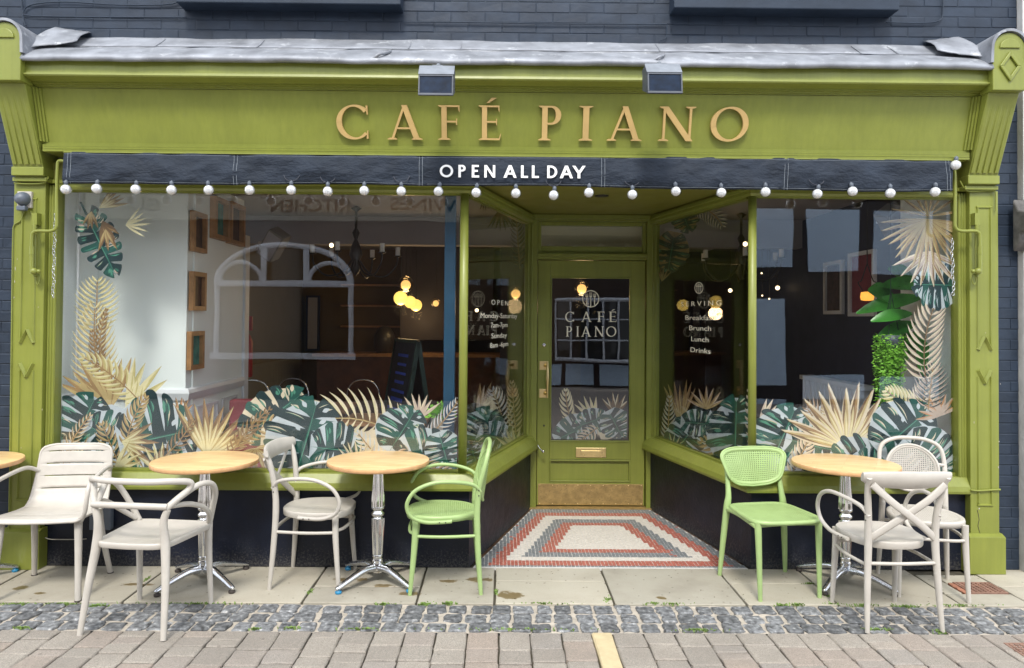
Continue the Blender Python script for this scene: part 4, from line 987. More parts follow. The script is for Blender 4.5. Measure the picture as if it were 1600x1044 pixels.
# wide left window
d = Decal(WL, (-2.845, .03), (-.262, .03))
d.feather(150, 520, 152, 440, 42, 12, OL, 0, 75, 2.6)
d.fan(196, 352, 42, -40, 60, 6, ('d_pale', 'd_pale'), .06); d.fan(155, 325, 48, 5, 60, 5, G_, .08)
d.monstera(143, 352, 90, -64, .50, lobes=7, ns=5, under=None, streak=('d_cream', 'd_pink', 'd_light', 'd_light'))
d.begin(); d.poly([(124, 316), (127, 315), (138, 336), (134, 337)], 'd_dark'); d.end('stem_decal')
d.fan(143, 330, 30, -130, -60, 4, BR, .12); d.fan(160, 345, 40, -100, -30, 4, ('d_brown', 'd_tan'), .12); d.fan(165, 358, 38, -120, -50, 3, ('d_tan', 'd_brown'), .12)
d.feather(160, 640, 148, 482, 50, 17, ('d_gold', 'd_pale'), -5, 62, 2.9)
d.feather(163, 600, 166, 486, 17, 15, BR, -9, 48, 2.2); d.feather(150, 600, 144, 520, 20, 11, BR, 4, 48, 2.2)
d.fan(172, 640, 96, 62, 160, 9, ('d_tan', 'd_gold'), .085); d.fan(196, 640, 92, 30, 88, 4, OL, .085); d.feather(222, 632, 132, 560, 34, 12, ('d_pale', 'd_olive'), 6, 55, 3.4)
d.pale([(86, 640), (175, 632), (330, 690), (330, 742), (86, 742)])
d.fan(280, 650, 34, 30, 150, 6, ('d_orange', 'd_tan'), .10)
d.monstera(118, 680, 72, 62, 1.05); d.monstera(150, 672, 58, -30, 1.0); d.feather(190, 735, 160, 665, 30, 9, G_, 0, 50, 3)
d.monstera(215, 690, 96, 12, 1.05); d.feather(196, 700, 226, 622, 26, 10, G_, -5, 45, 3); d.fan(190, 690, 60, -60, 40, 6, ('d_gold', 'd_tan'), .10); d.fan(178, 735, 55, -20, 70, 6, GD, .09)
d.fan(322, 712, 98, 12, 128, 11, ('d_gold', 'd_tan'), .075); d.fan(400, 700, 60, -170, 30, 9, ('d_tan', 'd_pink'), .09); d.fan(250, 740, 50, 20, 150, 7, OL, .09)
d.monstera(404, 665, 92, 36, .62, under='d_cream'); d.feather(365, 700, 470, 655, 24, 12, ('d_tan', 'd_gold'), -12, 55, 3)
d.feather(655, 712, 466, 668, 58, 18, ('d_cream', 'd_pale'), 34, 66, 3.6, 'd_gold')
d.pale([(500, 690), (600, 668), (640, 742), (470, 742)], 'd_cream')
d.monstera(470, 715, 98, 74, .95, streak=('d_light', 'd_white', 'd_cream')); d.monstera(505, 700, 66, -6, .95); d.feather(612, 742, 560, 678, 26, 9, ('d_cream', 'd_white'), 0, 50, 3.5)
d.fan(655, 655, 44, 30, 150, 7, ('d_pink', 'd_cream'), .08); d.feather(660, 690, 716, 625, 22, 12, ('d_pink', 'd_white'), 4, 50, 1.6)
d.monstera(618, 690, 62, 58, 1.0); d.monstera(640, 715, 80, 10, .8, streak=('d_light', 'd_pink')); d.monstera(690, 690, 50, -74, .9, streak=('d_light', 'd_pink')); d.feather(615, 705, 700, 735, 24, 12, ('d_tan', 'd_pink'), 6, 55, 2.4)
d.feather(230, 735, 300, 660, 22, 12, BR, 6, 50, 2); d.fan(120, 720, 44, 60, 170, 7, G_, .07); d.feather(350, 735, 420, 640, 22, 13, ('d_tan', 'd_brown'), -8, 48, 2); d.fan(560, 735, 52, 40, 140, 8, ('d_pale', 'd_pink'), .06); d.feather(96, 735, 140, 650, 20, 12, ('d_cream', 'd_tan'), -6, 48, 2)
# wide right window
d = Decal(WR, (1.661, .03), (2.972, .03))
d.pale([(1186, 690), (1240, 640), (1300, 632), (1330, 668), (1430, 640), (1480, 690), (1496, 742), (1186, 742)], 'd_white')
d.fan(1186, 668, 50, 10, 80, 6, ('d_pink', 'd_cream'), .1); d.feather(1290, 700, 1262, 640, 44, 11, ('d_brown', 'd_pink'), 4, 55, 2.6)
d.feather(1345, 722, 1290, 640, 30, 12, ('d_gold', 'd_cream'), 6, 50, 3); d.fan(1190, 690, 70, -30, 60, 7, ('d_cream', 'd_gold'), .1)
d.monstera(1215, 700, 74, 66, .95); d.monstera(1246, 690, 62, -14, 1.05, streak=('d_light', 'd_cream')); d.feather(1236, 742, 1262, 690, 26, 8, ('d_pink', 'd_cream'), 0, 50, 3)
d.feather(1350, 738, 1404, 655, 30, 12, ('d_brown', 'd_pink'), -4, 50, 2.6)
d.fan(1321, 702, 104, 12, 172, 13, ('d_gold', 'd_tan'), .062, edge='d_cream'); d.monstera(1322, 738, 76, 34, .9); d.monstera(1340, 740, 66, -4, .9)
d.feather(1446, 640, 1386, 612, 30, 10, ('d_pale', 'd_olive'), -4, 60, 3.4); d.feather(1400, 700, 1446, 600, 40, 13, ('d_pink', 'd_cream'), 10, 58, 2.8)
d.monstera(1392, 690, 82, 40, .95, streak=('d_light', 'd_cream')); d.monstera(1430, 700, 74, -42, 1.0, streak=('d_light', 'd_cream', 'd_cream')); d.fan(1470, 650, 42, 20, 200, 8, ('d_pink', 'd_orange'), .1)
d.feather(1450, 640, 1458, 574, 36, 10, ('d_dark', 'd_pink'), 0, 60, 2.6); d.feather(1448, 600, 1462, 474, 46, 13, ('d_pink', 'd_cream'), -10, 52, 3.2, 'd_brown')
d.monstera(1482, 446, 58, 178, .95, under='d_white', streak=('d_white', 'd_light', 'd_white'), lobes=6); d.fan(1452, 392, 66, -165, -20, 8, ('d_pink', 'd_tan'), .055, edge='d_cream')
d.fan(1450, 342, 82, -178, -2, 19, ('d_tan', 'd_brown'), .030, edge='d_gold'); d.fan(1450, 338, 58, 0, 180, 8, ('d_tan', 'd_brown'), .032, edge='d_gold')
# left splay
d = Decal(WAL, (-.215, .055), (.222, 1.475))
d.fan(745, 650, 60, 50, 90, 4, ('d_pink', 'd_tan'), .09); d.feather(790, 690, 770, 612, 30, 12, ('d_pink', 'd_white'), 4, 55, 2.4); d.feather(806, 680, 800, 600, 22, 11, ('d_tan', 'd_pink'), 0, 45, 2.2)
d.pale([(748, 640), (766, 618), (790, 660), (780, 720), (740, 726)], 'd_cream'); d.monstera(742, 700, 70, 66, .85); d.monstera(746, 728, 44, 110, .8, streak=('d_light', 'd_white')); d.monstera(762, 680, 50, -20, .8, streak=('d_pink', 'd_cream'))
d.fan(806, 706, 46, 30, 150, 8, ('d_pale', 'd_pink'), .08); d.feather(812, 420, 806, 330, 18, 14, ('d_dark', 'd_brown'), 0, 50, 2.2); d.fan(782, 326, 38, -130, -50, 7, ('d_brown', 'd_dark'), .07); d.feather(768, 300, 800, 330, 20, 8, BR, 2, 55, 2); d.fan(757, 310, 22, -120, -60, 4, ('d_dark', 'd_brown'), .09)
# right splay
d = Decal(WAR, (1.318, 1.475), (1.622, .055))
d.fan(1062, 660, 70, 62, 118, 7, ('d_tan', 'd_brown'), .06); d.fan(1104, 640, 40, 20, 160, 7, ('d_tan', 'd_pink'), .09); d.feather(1042, 720, 1046, 622, 18, 14, ('d_white', 'd_pink'), 0, 50, 2)
d.pale([(1110, 640), (1140, 700), (1080, 715)], 'd_white'); d.monstera(1060, 700, 62, 55, .75, main=('d_dark', 'd_dark')); d.monstera(1076, 660, 40, -5, .8); d.fan(1050, 705, 30, 10, 170, 8, ('d_pale', 'd_light'), .09)
d.feather(1172, 735, 1098, 690, 30, 9, ('d_tan', 'd_gold'), 4, 60, 3); d.monstera(1148, 700, 84, 88, .78); d.feather(1176, 700, 1170, 612, 14, 8, ('d_cream', 'd_pink'), 0, 50, 2.6)
d.monstera(1052, 378, 50, -100, .8, main=('d_dark', 'd_dark'), streak=('d_light', 'd_olive'), under='d_tan'); d.monstera(1066, 330, 36, -70, .9, main=('d_dark', 'd_dark'), streak=('d_light', 'd_olive'), under='d_tan')
d.feather(1080, 322, 1128, 352, 24, 11, ('d_cream', 'd_dark'), -8, 75, 2); d.fan(1034, 440, 26, 40, 120, 5, BR, .08)
# door glass
d = Decal(dglass, (gx0 + q, D0 + .016), (gx1 - q, D0 + .016)); d.zlo = gz0 + q + .002; d.zhi = gz1 - q
d.fan(930, 660, 46, 80, 175, 7, ('d_cream', 'd_pale'), .085); d.fan(962, 648, 36, 40, 140, 6, ('d_brown', 'd_cream'), .1); d.feather(898, 672, 884, 612, 22, 8, ('d_cream', 'd_pale'), -3, 38, 2.4)
d.pale([(925, 650), (960, 640), (984, 655), (984, 675), (940, 690)], 'd_cream'); d.monstera(884, 680, 62, 24, .62); d.monstera(935, 655, 44, 200, .7, streak=('d_light', 'd_cream')); d.monstera(956, 652, 38, -62, .95, streak=('d_light', 'd_cream')); d.feather(934, 668, 906, 690, 18, 7, ('d_pink', 'd_cream'), 0, 60, 2)

def fit_text(s, xl, xr, yb, hpx, a, b, parent, mat='cream_print', name='lettering', bold=-.0002):
    P, Q = hit(xl, yb, a, b, -.0045), hit(xr, yb, a, b, -.0045); top = hit((xl + xr) / 2, yb - hpx, a, b, -.0045); h = top.z - (P.z + Q.z) / 2
    dd = (Q - P); dd.z = 0; W = dd.length; o = text_mesh(name, s, h * .86 / .70, mat, parent, (0, 0, 0), (1, 0, 0), .0003, 'LEFT', 1.0, bold)
    me = o.data; xs = [v.co.x for v in me.vertices]; x0, x1 = min(xs), max(xs); dd.normalize(); n = Vector((dd.y, -dd.x, 0))
    for v in me.vertices:
        c = v.co.copy(); v.co = P + dd * ((c.x - x0) / (x1 - x0) * W) + Vector((0, 0, c.z)) + n * (-c.y)
    return o
LA, LB = (-.215, .055), (.222, 1.475); RA, RB = (1.318, 1.475), (1.622, .055)
for s, xl, xr, yb, h in (('O P E N', 768, 794, 476, 9), ('Monday-Saturday', 751, 808, 497, 9), ('7am-7pm', 767, 793, 512, 9), ('Sunday', 768, 792, 529, 9), ('8am -6pm', 766, 794, 544, 9)): fit_text(s, xl, xr, yb, h, LA, LB, WAL)
for s, xl, xr, yb, h in (('S E R V I N G', 1064, 1127, 479, 9), ('Breakfast', 1071, 1117, 500, 9), ('Brunch', 1077, 1111, 516, 9), ('Lunch', 1080, 1107, 533, 9), ('Drinks', 1079, 1110, 550, 9)): fit_text(s, xl, xr, yb, h, RA, RB, WAR)
# fork emblem and name on the door glass; emblem on the splayed window
def emblem(cx, cy, rad, a, b, parent, squash=1.0, mat='cream_print'):
    m_ = MB(); k = 0
    def H(x, y): return hit(cx + x * rad * squash, cy - y * rad, a, b, -.0045 - .0001 * k)
    for i in range(28):
        t0, t1 = 2 * PI * i / 28, 2 * PI * (i + 1) / 28
        m_.add([H(math.cos(t0), math.sin(t0)), H(math.cos(t1), math.sin(t1)), H(.88 * math.cos(t1), .88 * math.sin(t1)), H(.88 * math.cos(t0), .88 * math.sin(t0))], [(0, 1, 2, 3)])
    k = 1
    for x in (-.45, 0, .45):
        y0 = -.86 if x == 0 else -.74; y1 = .12
        m_.add([H(x - .055, y0), H(x + .055, y0), H(x + .055, y1), H(x - .055, y1)], [(0, 1, 2, 3)])
        m_.add([H(x - .15, y1 + .12), H(x, y1 - .04), H(x + .15, y1 + .12), H(x + .15, y1 + .22), H(x - .15, y1 + .22)], [(0, 1, 2, 3, 4)])
        for u in (-.12, 0, .12): m_.add([H(x + u - .03, y1 + .2), H(x + u + .03, y1 + .2), H(x + u + .03, y1 + .62 - abs(x) * .3), H(x + u - .03, y1 + .62 - abs(x) * .3)], [(0, 1, 2, 3)]); k += 1
    m_.build('fork_emblem', mat, parent)
DA, DB = (gx0, D0 + .013), (gx1, D0 + .013)
emblem(923, 467, 13.5, DA, DB, dglass); emblem(1092, 450, 9, RA, RB, WAR, .75)
for word, yb, H in (('CAFÉ', 503, 16), ('PIANO', 526, 16)):
    sp_ = dict(CAFÉ=[(883, 897), (908, 924), (933, 944), (951, 962)], PIANO=[(884, 894), (900, 905), (908, 923), (928, 944), (947, 963)])[word]
    for ch, (a, b_) in zip(word, sp_):
        o = hit(a, yb, DA, DB, -.0045); o2 = hit(b_, yb, DA, DB, -.0045); hh = hit(a, yb - H, DA, DB, -.0045).z - o.z; W, _ = glyph(ch, .13, .06, True)
        letter_mb(ch, o, (1, 0, 0), (0, 0, 1), hh, .0006, .13, .06, True, (o2.x - o.x) / (W * hh)).build('letter', 'cream_print', door)

# ================================================================== AWNING
AX0, AX1 = at(99, 260, -.17).x, at(1488, 270, -.17).x
aw = thing('awning', 'rolled-up navy canvas awning with white OPEN ALL DAY lettering under the green sign', 'awning', (0, 0, 0))
seam = [at(px, 265, -.17).x for px in (367, 657, 942, 1228)]
zt = lambda x: 2.612 + .004 * math.sin(x * 1.3)
zb = lambda x: 2.418 + .008 * math.sin(x * 1.1 + 2) + .004 * math.sin(x * 4.3) + (.014 if x > 2.2 else 0) * (x - 2.2)
def vy(x, v):
    f = .010 * math.sin(x * 2.1 + v * 2.5 + 1.5 * math.sin(x * 4.1)) * math.sin(PI * (.15 + .8 * v)) + .006 * math.sin(x * 5.3 + v * 3) * (1 - v) + .0035 * math.sin(x * 13 + v * 6 + math.sin(x * 3) * 2) + .003 * math.sin(x * 27 - v * 9)
    f *= 1 - .92 * math.exp(-((x - .07) / .60) ** 6)
    for s in seam: f += -.006 * math.exp(-((x - s) / .02) ** 2)
    return -.168 - .012 * math.sin(PI * v) - f
val = MB(); NX, NV = 360, 8
vs = [(lerp(AX0, AX1, i / NX), vy(lerp(AX0, AX1, i / NX), j / NV), lerp(zb(lerp(AX0, AX1, i / NX)), zt(lerp(AX0, AX1, i / NX)), j / NV)) for i in range(NX + 1) for j in range(NV + 1)]
val.add(vs, [(i * (NV + 1) + j, (i + 1) * (NV + 1) + j, (i + 1) * (NV + 1) + j + 1, i * (NV + 1) + j + 1) for i in range(NX) for j in range(NV)], 0, True)
valance = val.build('valance', 'awning', aw, solid=.003)
MB().tube([(AX0 + .02, -.10, 2.545), (AX1 - .02, -.10, 2.545)], .048, 14, res=0).build('canvas_roll', 'awning', aw)
MB().box(AX0, AX1, -.172, -.16, 2.609, 2.617).build('front_rail', 'green', aw)
st = MB()
for s in seam + [AX0 + .035, AX1 - .035]:
    for e in (-.008, .012): st.tube([(s + e + (.012 * (1 - v) if s > 2.5 else 0), vy(s + e, v) - .0025, lerp(zb(s), zt(s), v)) for v in (0.01, .25, .5, .75, .99)], .0011, 4, res=1)
for v in (.055, .94):
    st.tube([(lerp(AX0, AX1, i / 120), vy(lerp(AX0, AX1, i / 120), v) - .0022, lerp(zb(lerp(AX0, AX1, i / 120)), zt(lerp(AX0, AX1, i / 120)), v)) for i in range(121)], .0007, 4, res=0)
st.build('stitching', 'stitch', valance)
tx = [('O', 687, 708), ('P', 714, 728), ('E', 735, 748), ('N', 755, 775), ('A', 786, 808), ('L', 813, 825), ('L', 830, 842), ('D', 854, 871), ('A', 874, 896), ('Y', 895, 914)]
for ch, a, b_ in tx:
    Y = -.192; yb = 277 + (a - 687) * .008; o = at(a, yb, Y); o2 = at(b_, yb, Y); hh = 19.5 / 250; W, _ = glyph(ch, .17, .16, False); 
    letter_mb(ch, o, (1, 0, 0), (0, 0, 1), hh, .001, .17, .16, False, (o2.x - o.x) / (W * hh)).build('letter', 'white_print', valance)
# folding arms and cranked fixings at both ends
def arm(px, s):
    b = MB(); Y = -.12; p = lambda x, y, yy=Y: tuple(at(x, y, yy))
    X = (lambda x: px + s * x)
    b.tube([p(X(12), 252), p(X(3), 252), p(X(1), 262), p(X(0), 300), p(X(0), 345), p(X(0), 354)], .0105, 10, res=5)
    b.tube([p(X(0), 340), p(X(-1), 356), p(X(-10), 361), p(X(-28), 361), p(X(-36), 363), p(X(-39), 372), p(X(-39), 420)], .0105, 10, res=5)
    b.tube([p(X(-39), 385), p(X(-39), 398)], .015, 10, res=0); b.tube([p(X(-39), 398), p(X(-39), 428)], .013, 10, res=0)
    b.tube([p(X(-41), 410, -.1), p(X(-33), 432, -.1)], .012, 8, res=0)
    c = at(X(-36), 424, -.12); b.ball(tuple(c), .022, 10); b.ball((c.x + .03 * s, c.y, c.z), .014, 8)
    b.tube([p(X(-30), 428, -.085), p(X(-33), 438, -.085), p(X(-30), 445, -.085), p(X(-27), 438, -.085), p(X(-28), 428, -.085)], .004, 6)
    q = at(X(-30), 345, -.065); b.box(q.x - .016, q.x + .016, -.10, -.05, q.z - .03, q.z + .045); b.tube([(q.x, -.09, q.z), (q.x, -.09, q.z - .34)], .012, 8, res=0)
    b.build('folding_arm', 'green', aw)
arm(89, 1); arm(1492, -1)
def chain(px, y0, y1, Y, s, pr):
    b = MB(); a = at(px, y0, Y); c = at(px - 3 * s, y1, Y); n = int((a.z - c.z) / .018)
    for i in range(n):
        t = i / n; x = lerp(a.x, c.x, t) + .004 * math.sin(i * .9); z = lerp(a.z, c.z, t); w_ = .0065; yy = 0
        if i % 2: P = [(x - w_, Y, z), (x - w_, Y, z - .016), (x + w_, Y, z - .016), (x + w_, Y, z)]
        else: P = [(x, Y - w_, z), (x, Y - w_, z - .016), (x, Y + w_, z - .016), (x, Y + w_, z)]
        b.tube(P, .0019, 5, closed=True, res=2)
    b.build('chain', 'alu', pr)
chain(86, 334, 466, -.10, 1, aw); chain(1487, 372, 462, -.10, -1, aw)

# ================================================================== FESTOON LIGHTS
fs = thing('festoon_lights', 'string of white globe festoon bulbs hanging along the bottom of the navy awning', 'string lights', (0, 0, 0))
bl = [(103, 296), (151, 295), (212, 296), (268, 297), (326, 297), (390, 297), (455, 297), (512, 299), (569, 298), (627, 299), (685, 299), (744, 301), (806, 302), (865, 305), (920, 301), (988, 304), (1056, 299), (1127, 301), (1196, 300), (1277, 303), (1332, 299), (1391, 302), (1461, 300), (1493, 258)]
FY = -.185; cbl = MB(); pts = []
bme = None; hme = None
for i, (x, y) in enumerate(bl):
    p = at(x, y, FY); 
    if bme is None:
        bo = MB().ball((0, 0, 0), .0345, 20).build('bulb', 'bulb_shell', fs); bme = bo.data
        co = MB().ball((0, 0, 0), .0300, 14).build('frosted_core', 'bulb', bo); cme = co.data
        ho = MB().lathe([(.010, .031), (.0125, .036), (.0125, .050), (.006, .056), (.003, .060)], (0, 0, 0), 12).build('bulb_holder', 'grey_plastic', bo); hme = ho.data
    else:
        bo = link('bulb', bme, fs); link('frosted_core', cme, bo); ho = link('bulb_holder', hme, bo)
    bo.location = p
    if i % 3: bo.rotation_euler = (rnd.uniform(-.15, .15), rnd.uniform(-.18, .18), 0)
    if y > 270: pts.append((p.x, FY + .012, p.z + .060))
for i, (a, b_) in enumerate(zip(pts[:-1], pts[1:])):
    sg = .012 + .01 * rnd.random(); cbl.tube([a, (lerp(a[0], b_[0], .15), a[1] + .02, a[2] + .012), (lerp(a[0], b_[0], .5), a[1] + .035, (a[2] + b_[2]) / 2 + .03), (lerp(a[0], b_[0], .85), b_[1] + .02, b_[2] + .012), b_], .0035, 6, res=4)
for i in (6, 7, 9, 13, 15, 19):       # slack loops
    if i < len(pts): a = pts[i]; cbl.tube([(a[0] - .05, a[1], a[2] + .035), (a[0] - .035, a[1] - .01, a[2] + .008), (a[0], a[1] - .012, a[2] - .006), (a[0] + .035, a[1] - .01, a[2] + .010), (a[0] + .05, a[1], a[2] + .038)], .003, 6, res=4)
cbl.build('cable', 'cable', fs)

# ================================================================== FLOODLIGHTS over the sign
def flood(px, py, label, lean):
    Y = -.56; c = at(px, py, Y); t = thing('floodlight', label, 'floodlight', tuple(c), R(lean), 'floodlights over the sign')
    s = .098
    b = MB(); b.extr([(-s, -.085, -.088), (-s, -.072, .034), (-s, -.004, .104), (-s, .08, .10), (-s, .07, -.025)], (2 * s, 0, 0)).build('housing', 'flood', t, bevel=.004)
    MB().extr([(-s - .003, -.0735, .036), (-s - .003, -.0035, .1065), (-s - .003, -.006, .111), (-s - .003, -.078, .038)], (2 * s + .006, 0, 0)).build('top_plate', 'flood_top', t, bevel=.002)
    T = Matrix.Translation((0, -.079, -.027)) @ Matrix.Rotation(math.atan2(.013, .122), 4, 'X').inverted()
    MB(T).box(-s + .009, s - .009, -.0055, -.0015, -.047, .050).build('glass_front', 'flood_lens', t)
    MB(T).box(-s, s, -.010, -.001, -.060, -.048).box(-s, s, -.010, -.001, .051, .059).box(-s, -s + .008, -.010, -.001, -.0475, .0505).box(s - .008, s, -.010, -.001, -.0475, .0505).build('front_rim', 'flood', t, bevel=.001)
    a = MB(); a.tube([(0, .03, .10), (0, .06, .135), (.0, .14, .150), (.0, .30, .15), (0, .43, .22)], .011, 8, res=4); a.box(-.03, .03, .01, .045, .102, .120).build('bracket_arm', 'flood_top', t)
flood(683, 133, 'left of the two box floodlights over the sign, above the letter F', 0)
flood(1034, 130, 'right of the two box floodlights over the sign, above the letter N', 0)

# ================================================================== INTERIOR (all children of the building)
CZ = 2.60
MB().box(-3.3, 3.3, .13, 1.58, -.02, .0).box(-3.3, 3.3, 1.581, 6.2, -.02, .0).build('interior_floor', 'floor_int', B)
MB().extr([(-3.3, .06, CZ), (-.28, .06, CZ), (.15, 1.62, CZ), (1.38, 1.62, CZ), (1.70, .06, CZ), (3.3, .06, CZ), (3.3, 6.2, CZ), (-3.3, 6.2, CZ)], (0, 0, .05)).build('interior_ceiling', 'ceiling', B)
lw_ = MB()
lw_.box(-2.93, -2.86, .06, .50, 0, CZ - .002).box(-2.93, -2.23, .501, .60, 0, CZ - .002).box(-2.33, -2.22, .601, 1.62, 0, CZ - .002)
lw_.build('interior_wall', 'white_int', B, label='pale mint white wall behind the left window'); IW = B.children[-1]
mo = MB()
mo.sweep([(-2.86, .06), (-2.86, .499), (-2.219, .499), (-2.219, 1.62)], [(0, 1.0), (.014, 1.0), (.02, 1.02), (.028, 1.05), (.02, 1.075), (.008, 1.085), (0, 1.085)])
for (a, b_) in ((-2.80, -2.28),):
    for z0, z1 in ((.50, .94),): mo.box(a, b_, .489, .499, z1 - .02, z1).box(a, b_, .489, .499, z0, z0 + .02).box(a, a + .02, .489, .499, z0 + .021, z1 - .021).box(b_ - .02, b_, .489, .499, z0 + .021, z1 - .021)
mo.box(-2.218, -2.205, .66, 1.06, .92, .94).box(-2.218, -2.205, .66, 1.06, .45, .47).box(-2.218, -2.205, .66, .68, .471, .919).box(-2.218, -2.205, 1.04, 1.06, .471, .919)
mo.box(-2.218, -2.205, 1.16, 1.48, .92, .94).box(-2.218, -2.205, 1.16, 1.48, .45, .47).box(-2.218, -2.205, 1.16, 1.18, .471, .919).box(-2.218, -2.205, 1.46, 1.48, .471, .919)
mo.box(-2.34, -2.20, 1.62, 1.72, 0, 2.3)
mo.tube([(-2.83, .20, 0.02), (-2.83, .20, 2.55)], .009, 8, res=0)
mo.build('dado_rail_and_panelling', 'white_gloss', IW)
MB().box(-3.0, -2.9, 1.73, 6.1, 0, CZ - .002).build('interior_wall', 'cream_wall', B); W2 = B.children[-1]
gp = MB()
for k in range(60): gp.box(-2.899, -2.885, 1.75 + k * .07, 1.812 + k * .07, 0, 1.0)
gp.box(-2.899, -2.86, 1.74, 6.0, 1.001, 1.03); gp.build('matchboard_panelling', 'grey_panel', W2, kind='stuff')
MB().box(-2.9, .9, 6.1, 6.2, 0, CZ - .002).build('interior_wall', 'warm_wall', B); W3 = B.children[-1]
MB().box(.901, 3.3, 6.1, 6.2, 0, CZ - .002).box(3.02, 3.1, .75, 6.1, 0, CZ - .002).build('interior_wall', 'blue_int', B)
MB().box(2.985, 3.06, .06, .72, 0, CZ - .002).build('interior_wall', 'white_int', B, label='pale return wall behind the right window')
MB().box(-1.35, -.1, 5.2, 5.26, 1.3, CZ - .004).box(.0, 1.0, 4.4, 4.46, 0, CZ - .004).build('partition', 'dark_int', B)
MB().box(-.372, -.30, .12, .19, 0, CZ - .002).build('interior_post', 'teal_post', B)
MB().box(-3.0, 3.0, 2.55, 2.72, 2.32, CZ - .003).build('ceiling_beam', 'ceiling', B)
M['cream_bulkhead'] = paint('cream_bulkhead', (.70, .64, .42), .7, .05, 3)
MB().box(.25, 1.30, 1.72, 1.76, 2.14, CZ - .004).build('bulkhead', 'cream_bulkhead', B, label='cream bulkhead behind the transom light')  # panel added so the transom pane shows pale cream, standing in for a reflection
# back bar with shelves
bar = thing('bar_counter', 'dark timber bar counter with shelves at the back of the cafe', 'bar counter', (-1.2, 5.3, 0))
MB().box(-1.2, 1.2, -.35, .25, 0, 1.08).build('counter', 'wood_dark', bar); MB().box(-1.25, 1.25, -.4, .3, 1.081, 1.12).build('counter_top', 'wood_mid', bar)
for z_ in (1.45, 1.75, 2.05): MB().box(-1.1, .1, .58, .78, z_, z_ + .025).build('shelf', 'wood_mid', bar)
tag(MB().lathe([(.10, 0), (.14, .10), (.14, .24), (.08, .34), (.03, .36)], (-1.55, 5.15, 1.121), 16).build('coffee_machine', 'iron_black'), 'dark rounded machine standing on the back bar counter', 'coffee machine')
# dark wall mirrors
for k, (px0, px1, py0, py1, Y) in enumerate(((412, 442, 455, 555, 5.9), (478, 500, 462, 548, 5.95))):
    a, b_ = at(px0, py1, Y), at(px1, py0, Y)
    t = thing('wall_mirror', ('taller dark framed wall mirror at the back, left of the oval one', 'narrower dark framed wall mirror at the back, right of the oval one')[k], 'mirror', tuple((a + b_) / 2)); w_, h = (b_.x - a.x) / 2, (b_.z - a.z) / 2
    MB().box(-w_, w_, -.02, .02, -h, h).build('frame', 'blue_int', t); MB().box(-w_ + .03, w_ - .03, -.026, -.0205, -h + .03, h - .03).build('mirror_glass', 'ceiling', t)
# box frames on the pale return wall
def wallframe(px0, px1, py0, py1, X, dep, label, art, rz=0):
    y0 = (CAMP.y + 1155 * abs(X) / abs(px0 - 785)); y1 = (CAMP.y + 1155 * abs(X) / abs(px1 - 785))
    if y0 > y1: y0, y1 = y1, y0
    ym = (y0 + y1) / 2; S = 1155 / (ym - CAMP.y); zc = 1.6 - ((py0 + py1) / 2 - 497) / S; h = (py1 - py0) / S / 2; w_ = (y1 - y0) / 2
    s = 1 if X < 0 else -1; t = thing('box_frame', label, 'picture frame', (X, ym, zc), 0, 'wooden box frames on the pale wall' if X < 0 else 'white framed pictures on the right wall')
    fr = 'wood_mid' if X < 0 else 'white_gloss'; e = .032
    for (a, b_, c, d) in ((-w_, w_, h - e, h), (-w_, w_, -h, -h + e), (-w_, -w_ + e, -h + e, h - e), (w_ - e, w_, -h + e, h - e)):
        x0, x1 = sorted((0.001 * s, dep * s)); MB().box(x0, x1, a, b_, c, d).build('frame_side', fr, t)
    x0, x1 = sorted((0.001 * s, .008 * s)); MB().box(x0, x1, -w_ + e, w_ - e, -h + e, h - e).build('artwork', art, t)
XW = -2.219
wallframe(299, 320, 336, 398, XW, .035, 'uppermost wooden box frame in the column beside the white wall corner', 'pic_dark')
wallframe(299, 320, 429, 489, XW, .035, 'middle wooden box frame in the column of three on the pale wall', 'pic_dark')
wallframe(297, 318, 521, 580, XW, .035, 'lowest wooden box frame, holding teal artwork', 'pic_teal')
wallframe(330, 352, 314, 378, XW, .05, 'dark reddish wooden frame high on the wall, nearer the window', 'pic_teal')
wallframe(355, 377, 322, 386, XW, .05, 'dark reddish wooden frame high on the wall, farther from the window', 'pic_dark')
wallframe(1296, 1325, 404, 487, 3.019, .03, 'smaller white framed picture on the dark wall, farther from the window', 'pic_dark')
wallframe(1335, 1376, 388, 490, 3.019, .03, 'larger white framed picture on the dark wall behind the orange lamp', 'red_fab')
# fire extinguisher
p = at(382, 555, 1.9); fe = thing('fire_extinguisher', 'red fire extinguisher and sign hanging beyond the white wall', 'fire extinguisher', (p.x, 1.95, p.z - .2))
MB().lathe([(.05, 0), (.055, .02), (.055, .32), (.03, .38), (.012, .40)], (0, 0, 0), 14).build('cylinder', 'red', fe); MB().box(-.05, .05, -.01, .01, .42, .55).build('sign', 'red', fe); MB().box(-.03, .03, -.058, -.056, .05, .26).build('instruction_label', 'blue_cap', fe)

def speaker(px, py, Y, tilt, label):
    c = at(px, py, Y); t = thing('wall_speaker', label, 'speaker', tuple(c)); T = Matrix.Rotation(R(tilt), 4, 'Y') @ Matrix.Rotation(R(20), 4, 'X')
    MB(T).box(-.075, .075, -.08, .08, -.125, .125).build('cabinet', 'cream_wall', t, bevel=.01); MB(T).box(-.062, .062, -.086, -.0805, -.112, .112).build('grille', 'ceiling', t)
    MB().tube([(0, .08, 0), (-.06, .12, .02), (-.18 * (1 if tilt > 0 else -1), .16, .03)], .012, 8).build('bracket', 'white_gloss', t)
speaker(428, 382, 1.5, 35, 'cream loudspeaker tilted under the ceiling behind the left window'); speaker(1396, 348, .9, -38, 'pale loudspeaker tilted under the ceiling behind the right window')

